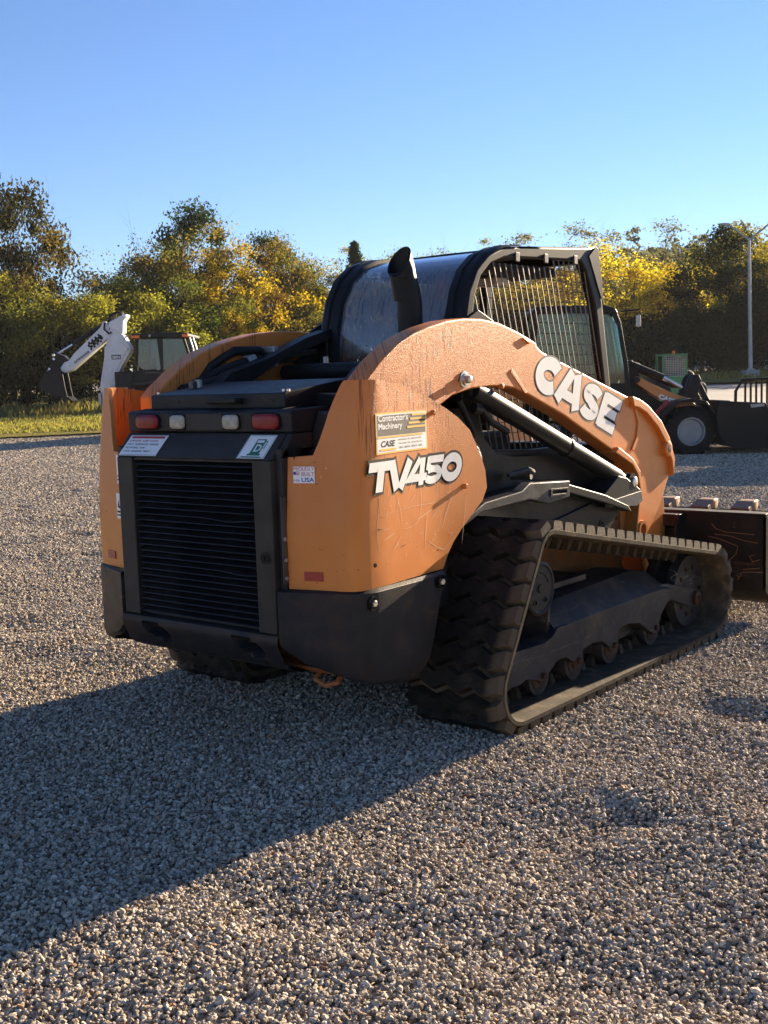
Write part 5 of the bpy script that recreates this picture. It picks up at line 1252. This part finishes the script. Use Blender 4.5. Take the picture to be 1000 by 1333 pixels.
# chequered dark pattern around the four round letters
for k, ch_ in enumerate('case'):
    for j, (a, b) in enumerate(((0, 0), (.045, .045), (0, .09), (.045, .135))):
        plate('logo_block', o_+ex_*(.088*k+a)+ez_*(b-.0), ex_, ez_, .043, .043, 'ink', dip, .002, .001)
    letters('logo_letter', ch_, o_+ex_*(.010+.094*k)+ez_*.035, ex_, ez_, 'ink', dip, w=.084, h=.115, lift=.005, thick=.001, offset=.05)
letters('lettering', 'EXTENDAHOE', Vector((-.79, -.152, 1.955-GZ)), ex_, ez_, 'ink', dip, w=.40, h=.048, lift=.003, thick=.001, offset=.03)
pl_ = plate('model_plate', (-.005, -.174, 2.02-GZ), (1, 0, 0), (0, 0, 1), .2, .095, 'inkgrey', boom, .002, .001)
letters('lettering', '580N', (.015, -.178, 2.035-GZ), (1, 0, 0), (0, 0, 1), 'white', pl_, w=.16, h=.06, lift=.002, thick=.001, offset=.02)
# cab
cabf = [(.64, 2.41), (1.63, 2.40), (1.74, 2.01), (1.71, 1.5), (.53, 1.49), (.57, 1.79), (.58, 1.94)]
bcab = MB().prism(Q([(.55, .9), (1.75, .9), (1.73, 1.75), (.58, 1.76), (.54, 1.6)]), -.68, .68, axis=1).obj('cab', 'black', BH, bevel=.02)
MB().prism(Q([(.50, 2.415), (.55, 2.51), (.95, 2.525), (1.6, 2.525), (1.75, 2.50), (1.76, 2.415)]), -.76, .76, axis=1).obj('cab_roof', 'black', bcab, bevel=.03)
for y in (-.70, .66):
    for L in (([(.60, 1.75), (.65, 1.75), (.70, 2.42), (.63, 2.42)]), ([(1.08, 2.42), (1.20, 2.42), (1.19, 1.75), (1.13, 1.75)]), ([(1.60, 2.42), (1.66, 2.42), (1.77, 2.02), (1.75, 1.75), (1.70, 1.75), (1.71, 2.02)])):
        bprism('cab_post', L, y, y+.04, 'black', bcab, .008)
    bprism('window', [(.70, 2.4), (1.085, 2.4), (1.14, 1.78), (.78, 1.77), (.69, 1.83), (.645, 1.92)], y+.015, y+.025, 'paleglass', bcab, 0)
    bprism('window', [(1.20, 2.4), (1.61, 2.39), (1.71, 2.05), (1.66, 1.9), (1.5, 1.78), (1.19, 1.77)], y+.015, y+.025, 'paleglass', bcab, 0)
    MB().box((.78, y-.012, 1.70-GZ), (1.12, y-.004, 1.715-GZ)).obj('door_rail', 'steel', bcab)
MB().box((.80, -.3, 1.4), (.86, .3, 2.05)).box((.80, -.3, 1.38), (1.2, .3, 1.5)).obj('cab_seat', 'seat', bcab, bevel=.03)
for x0, x1, y in ((.55, .74, -.70), (1.62, 1.75, -.70)):
    MB().box((x0, y-.085, 2.42-GZ), (x1, y+.02, 2.49-GZ)).obj('beacon', 'amber', bcab, bevel=.02)
MB().tube([(.55, -.72, 2.46-GZ), (.46, -.80, 2.47-GZ), (.43, -.80, 2.40-GZ)], .016, 8).obj('work_lamp_arm', 'galv', bcab)
MB().box((.93, -.78, 2.44-GZ), (.97, -.74, 2.50-GZ)).obj('roof_lamp', 'clearlens', bcab, bevel=.01)
for x in (1.83, 1.9): MB().tube([(x-.06, -.74, 2.40-GZ), (x, -.76, 2.2-GZ), (x+.01, -.76, 2.12-GZ)], .018, 8).obj('mirror_arm', 'galv', bcab)
MB().box((.12, -.55, 1.42-GZ), (.52, .55, 1.75-GZ)).obj('rear_console', 'black', BH, bevel=.02)
MB().box((-.05, -.3, .55), (.6, .3, 1.5)).box((-.33, -.22, 1.06-GZ), (-.26, -.14, 1.32-GZ)).obj('swing_frame', 'galv', BH, bevel=.02)
MB().box((.2, -.45, .75), (3.7, .45, 1.05)).prism(Q([(1.75, 1.0), (3.75, 1.0), (3.75, 1.35), (1.75, 1.55)]), -.42, .42, axis=1).obj('tractor_body', 'orange_plain', BH, bevel=.03)
def wheel(name, par, x, y, z, r, w, rimmat='rim', side=-1):
    t_ = MB().lathe([(-w/2, r*.56), (-w/2, r*.86), (-w*.42, r*.95), (-w*.3, r), (w*.3, r), (w*.42, r*.95), (w/2, r*.86), (w/2, r*.58), (w*.3, r*.55), (-w*.4, r*.54), (-w/2, r*.56)], (x, y, z), (0, side, 0), 40, False).obj(name, 'tyre', par, smooth=50)
    for k in range(22):
        a = k*2*pi/22
        for q in (-1, 1):
            aa = a+(q*.07)
            m = T((x, y+q*w*.23, z)) @ Matrix.Rotation(-aa, 4, 'Y') @ Matrix.Rotation(q*.5, 4, 'X') if False else T((x, y, z)) @ Matrix.Rotation(-aa, 4, 'Y') @ T((0, q*w*.25, 0))
            if k == 0 and q == -1: l0 = MB().box((-.035*r/.5, -w*.24, r*.97), (.035*r/.5, w*.24, r*1.045)).obj('tread_block', 'tyre', t_, smooth=0); l0.matrix_basis = m
            else: c = l0.copy(); COL.objects.link(c); c.matrix_basis = m
    rm = MB().lathe([(w*.30, r*.58), (w*.50, r*.58), (w*.50, r*.53), (w*.40, r*.50), (w*.22, r*.47), (w*.16, r*.40), (-w*.12, r*.36), (-w*.14, r*.22), (-w*.10, r*.20), (-w*.10, 0)], (x, y, z), (0, side, 0), 40).obj('rim', rimmat, t_, smooth=40)
    MB().lathe([(-w*.12, r*.19), (w*.10, r*.18), (w*.12, r*.13), (w*.12, 0)], (x, y, z), (0, side, 0), 20).obj('hub', 'black', t_)
    for k in range(8): MB().lathe([(0, .014), (.02, .014), (.02, 0)], (x+r*.28*math.cos(k*pi/4), y-side*w*.12, z+r*.28*math.sin(k*pi/4)), (0, side, 0), 6).obj('wheel_nut', 'galv', t_, smooth=0)
    return t_
for y, sd_ in ((-.78, -1), (.78, 1)):
    wheel('rear_wheel', BH, 1.15, y, .98, .56, .40, 'whitepaint', sd_); wheel('front_wheel', BH, 3.3, y, .80, .38, .28, 'whitepaint', sd_)
    MB().prism(Q([(.45, 1.35), (.55, 1.52), (1.15, 1.56), (1.75, 1.50), (1.75, 1.42), (1.15, 1.48), (.6, 1.44)]), y-.22, y+.22, axis=1).obj('rear_fender', 'black', BH, bevel=.015)
    MB().box((.25, y-.12 if y < 0 else y-.3, .65), (.45, y+.3 if y < 0 else y+.12, .8)).obj('stabilizer_beam', 'galv', BH)
    MB().tube([(.3, y, 1.0), (.3, y*1.25, .5)], .07, 10).obj('stabilizer_leg', 'galv', BH)
    MB().box((.16, y*1.25-.15, .42), (.46, y*1.25+.15, .52)).obj('stabilizer_pad', 'galv', BH)
fl = MB()
MB().prism(Q([(4.1, .45), (4.1, 1.05), (4.25, 1.15), (4.8, .5)]), -1.05, 1.05, axis=1).obj('loader_bucket', 'black', BH)
for y in (-.6, .6): MB().tube([(2.2, y, 1.3), (3.4, y, 1.15), (4.15, y, .75)], .08, 8).obj('loader_arm', 'orange_plain', BH)

BH.scale = (1.36, 1.36, 1.36)
for o in list(BH.children): o.location.z -= .42
# compact wheel loader facing right
KS = .93
WLD = thing('wheel_loader', 'orange and black compact wheel loader with a raised linkage and black bucket', 'wheel loader', spot(5.375, 20.5, GZ), YAW)
G = lambda L: [(KS*x*1.02, 1.45+.95*(z-1.45)-GZ) for x, z in L]
def wprism(name, L, y0, y1, mat, par, bevel=.012): return MB().prism(G(L), y0, y1, axis=1).obj(name, mat, par, bevel=bevel)
GX = lambda x, z: G([(x, z)])[0]
wcab = wprism('cab', [(-3.0, .45), (-1.30, .45), (-1.13, .95), (-1.20, 1.22), (-3.05, 1.25)], -.60, .60, 'black', WLD, .03)
wprism('cab_roof', [(-2.9, 2.56), (-2.8, 2.64), (-1.6, 2.63), (-1.40, 2.57), (-1.34, 2.47), (-1.62, 2.48), (-2.9, 2.5)], -.64, .64, 'black', wcab, .03)
for y in (-.62, .58):
    wprism('cab_post', [(-1.47, 2.53), (-1.36, 2.47), (-1.30, 2.33), (-1.18, 1.6), (-1.12, 1.0), (-1.20, 1.0), (-1.26, 1.6), (-1.36, 2.25), (-1.46, 2.46)], y, y+.05, 'black', wcab, .01)
    wprism('cab_post', [(-1.76, 2.5), (-1.66, 2.5), (-1.54, 1.2), (-1.66, 1.2)], y, y+.05, 'black', wcab, .01)
    wprism('cab_post', [(-2.9, 2.53), (-2.78, 2.53), (-2.88, 1.2), (-3.0, 1.2)], y, y+.05, 'black', wcab, .01)
    wprism('window', [(-1.66, 2.47), (-1.5, 2.45), (-1.38, 2.25), (-1.27, 1.69), (-1.21, 1.22), (-1.55, 1.22)], y+.02, y+.03, 'cabglass', wcab, 0)
    wprism('window', [(-2.8, 2.5), (-1.75, 2.5), (-1.64, 1.22), (-2.88, 1.22)], y+.02, y+.03, 'cabglass', wcab, 0)
pq = [Vector((*GX(-1.47, 2.5)[:1], 0, GX(-1.47, 2.5)[1]))]
fr_ = []
for x, z in ((-1.45, 2.5), (-1.35, 2.3), (-1.25, 1.65), (-1.19, 1.2)):
    a = GX(x, z); fr_.append([(a[0], -.57, a[1]), (a[0], .57, a[1])])
MB().grid(fr_).obj('windscreen', 'cabglass', wcab, solid=.008)
MB().box((-2.25, -.22, .95), (-1.95, .22, 1.12)).box((-2.3, -.2, .95), (-2.2, .2, 1.75)).obj('driver_seat', 'seat', wcab, bevel=.03)
MB().tube([(-1.5, -.05, 1.0), (-1.62, -.05, 1.42), (-1.60, -.05, 1.60)], [.05, .05, .10], 12).obj('steering_column', 'greyplastic', wcab)
a = GX(-1.30, 2.50); b = GX(-.96, 2.53)
MB().tube([(a[0], -.60, a[1]), (b[0], -.68, b[1]), (b[0], -.68, b[1]-.1)], .012, 8).obj('mirror_arm', 'black', wcab)
c_ = GX(-1.0, 2.32); MB().box((c_[0]-.035, -.74, c_[1]-.10), (c_[0]+.035, -.64, c_[1]+.10)).obj('mirror', 'greyplastic', wcab, bevel=.02)
wprism('rear_hood', [(-4.6, .45), (-4.6, 1.35), (-4.4, 1.5), (-3.0, 1.55), (-3.0, .45)], -.55, .55, 'orange_plain', WLD, .05)
wprism('front_frame', [(-1.5, .3), (-1.15, 1.30), (-1.13, 1.62), (-1.02, 1.64), (-.72, 1.0), (-.45, .85), (.1, .6), (.1, .2)], -.28, .28, 'black', WLD, .02)
wprism('red_panel', [(-.76, .64), (-.50, .90), (-.42, .86), (-.62, .52)], -.70, -.66, 'redpaint', WLD, .01)
for y in (-.46, .34):
    wb = wprism('loader_boom', [(-1.02, 1.30), (-.98, 1.34), (-.92, 1.32), (-.56, 1.12), (-.25, .98), (-.03, .91), (.16, .72), (.33, .46), (.28, .40), (.12, .62), (-.08, .76), (-.36, .83), (-.63, .95), (-.97, 1.19)], y, y+.12, 'orange_plain', WLD, .012)
    if y < 0:
        a = GX(-.60, .985); ux_ = Vector((.31, 0, -.125)).normalized(); uz_ = Vector((.125, 0, .31)).normalized()
        letters('lettering', 'CASE', (a[0], y-.001, a[1]-.055), ux_, uz_, 'white', wb, w=.30, h=.085, lift=.004, thick=.002, offset=.05)
    a = GX(-.98, 1.27); MB().lathe([(0, .05), (.03, .05), (.03, 0)], (a[0], y, a[1]), (0, -1, 0), 16).obj('boom_pin', 'black', wb)
for y in (-.25, .2):
    a, b = GX(-1.08, 1.58), GX(-.45, 1.30); c2 = GX(-.1, 1.10)
    MB().tube([(a[0], y, a[1]), (b[0], y, b[1])], .055, 14).obj('boom_cylinder', 'black', WLD)
    MB().tube([(b[0], y, b[1]), (c2[0], y, c2[1])], .03, 12).obj('cylinder_rod', 'rod', WLD)
a, b, c2 = GX(-1.1, 1.5), GX(-.7, 1.33), GX(-.05, .98)
for k in range(4):
    MB().tube([(a[0]+.02*k, -.2+.1*k, a[1]+.04*k), (b[0]-.1, -.2+.1*k, b[1]+.12+.03*k), (b[0]+.1, -.2+.1*k, b[1]-.02), (c2[0]-.1, -.2+.1*k, c2[1]+.12)], .02, 8).obj('loader_hose', 'hose', WLD)
for y in (-.35, -.18, .18): wprism('bellcrank', [(-.08, .90), (.04, 1.27), (.10, 1.34), (.18, 1.33), (.23, 1.23), (.14, .91), (.05, .85)], y, y+.05, 'black', WLD, .01)
for y in (-.3, .22): wprism('tilt_link', [(.17, 1.17), (.24, 1.18), (.52, .62), (.44, .48), (.36, .55), (.36, .70)], y, y+.07, 'black', WLD, .01)
bu = MB(); pr = G([(.36, .86), (.30, .62), (.34, .30), (.42, .10), (.62, .02), (1.55, -.03), (1.56, -.01), (.64, .05), (.45, .14), (.38, .32), (.345, .6), (.40, .84)])
bu.prism(pr, -1.0, 1.0, axis=1)
sp_ = G([(.36, .86), (.30, .62), (.34, .30), (.42, .10), (.62, .02), (1.55, -.03), (1.50, .12), (1.18, .80)])
bu.prism(sp_, -1.02, -.98, axis=1).prism(sp_, .98, 1.02, axis=1)
bu = bu.obj('loader_bucket', 'black', WLD, bevel=.01)
MB().prism(G([(.90, .78), (1.14, .79), (1.16, .74), (.92, .72)]), -1.026, -1.021, axis=1).obj('bucket_decal', 'galv', bu)
for y in (-.3, .22): wprism('tilt_rod', [(.46, .60), (.52, .66), (.95, .72), (.96, .68)], y, y+.05, 'steel', bu, .004)
for y, sd_ in ((-.72, -1), (.72, 1)):
    p0 = GX(-.11, .25); wheel('front_wheel', WLD, p0[0], y, .415, .415, .34, 'rim', sd_); wheel('rear_wheel', WLD, -2.55, y, .415, .415, .34, 'rim', sd_)
    wprism('fender', [(-.66, .42), (-.56, .66), (-.34, .83), (-.11, .86), (.14, .80), (.30, .60), (.33, .62), (.16, .86), (-.11, .92), (-.38, .88), (-.62, .70), (-.72, .44)], y-.2, y+.2, 'black', WLD, .01)

# pallet fork frame standing beyond the bucket
PF = thing('pallet_fork_frame', 'black pallet fork frame with upright bars standing beyond the wheel loader bucket', 'fork attachment', spot(8.2, 25, GZ), YAW)
pf = MB()
zt = 1.17-GZ; zb = .35
MB().tube([(-.54, 0, 0.02), (-.52, 0, .93-GZ), (-.37, 0, zt), (.95, 0, zt), (1.02, 0, .93-GZ), (1.04, 0, .02)], .035, 8).obj('outer_rail', 'black', PF)
for k in range(10): MB().box((-.335+k*.118, -.015, zb), (-.295+k*.118, .015, zt-.02)).obj('upright_bar', 'black', PF)
MB().box((-.52, -.03, zb-.05), (1.03, .03, zb)).obj('lower_rail', 'black', PF)
MB().box((-.52, -.03, .04), (1.03, .03, .16)).obj('carriage_bar', 'black', PF)
for x in (-.2, .6): MB().box((x, -1.1, .01), (x+.12, .02, .05)).obj('fork', 'black', PF); 

# green guarded tractor further off
GT = thing('forestry_tractor', 'green framed tractor with a wire guard and amber beacon far behind the wheel loader', 'tractor', spot(10.07, 40, float(ground_z(np.array([spot(10.07, 40).x]), np.array([spot(10.07, 40).y]))[0])), YAW)
gz = GT.location.z
for x in (-.40, .38): MB().box((x-.035, -.5, .4), (x+.035, -.43, 1.95-gz)).box((x-.035, .43, .4), (x+.035, .5, 1.95-gz)).obj('guard_post', 'tgreen', GT, bevel=.01)
MB().box((-.44, -.52, 1.90-gz), (.42, .52, 1.955-gz)).obj('guard_roof', 'tgreen', GT, bevel=.01)
gw = MB()
for k in range(12): gw.box((-.34+k*.058, -.475, 1.05-gz), (-.328+k*.058, -.463, 1.90-gz))
for k in range(14): gw.box((-.37, -.462, 1.08-gz+k*.06), (.35, -.452, 1.092-gz+k*.06))
kind(gw.obj('guard_wire', 'galv', GT), 'stuff')
MB().box((-.36, -.42, .75), (.35, .45, 1.80-gz)).obj('tractor_cab', 'interior', GT, bevel=.02)
MB().box((-.30, -.428, 1.15-gz), (.29, -.422, 1.75-gz)).obj('windscreen', 'paleglass', GT)
MB().lathe([(0, .05), (.02, .055), (.09, .05), (.11, .03), (.11, 0)], (.07, 0, 1.955-gz), (0, 0, 1), 16).obj('beacon', 'amber', GT)
MB().tube([(-.27, 0, 1.95-gz), (-.27, 0, 2.14-gz)], .015, 6).obj('aerial', 'black', GT)
MB().box((-.45, -1.6, .45), (.42, .2, 1.05)).obj('tractor_hood', 'tgreen', GT, bevel=.05)
for x in (-.62, .60):
    for y, r in ((-1.3, .42), (.2, .62)):
        MB().lathe([(-.16, r*.55), (-.16, r*.9), (-.1, r), (.1, r), (.16, r*.9), (.16, r*.55)], (x, y, r), (1, 0, 0), 26).obj('tractor_wheel', 'tyre', GT, smooth=50)

# lamp post
p = spot(19.19, 60); p.z = float(ground_z(np.array([p.x]), np.array([p.y]))[0])
LP = thing('lamp_post', 'tall grey steel lamp post with two arms on a concrete block', 'lamp post', p, YAW)
MB().box((-.36, -.36, -.3), (.38, .36, 1.26-p.z)).obj('concrete_base', 'concrete', LP, bevel=.03)
MB().tube([(.0, 0, 1.2-p.z), (-.05, 0, 4.5-p.z), (-.10, 0, 7.95-p.z)], [.115, .095, .070], 16).obj('pole', 'galv', LP)
MB().box((-.16, -.16, 1.26-p.z), (.16, .16, 1.33-p.z)).obj('base_flange', 'galv', LP, bevel=.01)
for s, in ((-1,), (1,)):
    MB().tube([(-.10, 0, 7.85-p.z), (-.10+s*.35, 0, 8.12-p.z), (-.10+s*.95, 0, 8.58-p.z), (-.10+s*1.15, 0, 8.66-p.z)], [.06, .055, .045, .04], 10).obj('lamp_arm', 'galv', LP)
    MB().prism([(s*.95-.1, 8.68-p.z), (s*1.10-.1, 8.74-p.z), (s*1.5-.1, 8.74-p.z), (s*1.56-.1, 8.68-p.z), (s*1.5-.1, 8.64-p.z), (s*1.1-.1, 8.62-p.z)], -.14, .14, axis=1).obj('lamp_head', 'galv', LP, bevel=.03)

# unseen loader copy added right of the view to cast shade across the lot
def copy_tree(o, parent=None):
    c = o.copy(); COL.objects.link(c)
    if parent is not None: c.parent = parent
    for ch in list(o.children): copy_tree(ch, c)
    return c
W2 = copy_tree(WLD); W2.location = spot(12.3, 21.6, GZ)
W2['label'] = 'unseen copy of the wheel loader, added right of the view to cast its shadow'

# thin morning haze that pales the far slope
HZ = True
if HZ:
    t = NT('morning_haze'); t.n.remove(t.b)
    pv = t.node('ShaderNodeVolumePrincipled'); pv.inputs['Density'].default_value = .0002; pv.inputs['Color'].default_value = (.86, .90, .96, 1); pv.inputs['Anisotropy'].default_value = .1
    t.l.new(pv.outputs[0], t.out.inputs['Volume'])
    hzo = MB().box((-980, -980, GZ-2.2), (980, 980, 34)).obj('haze', t.m, None, smooth=0)
    kind(hzo, 'stuff'); hzo['label'] = 'thin bluish morning haze over the lot and the far slope'
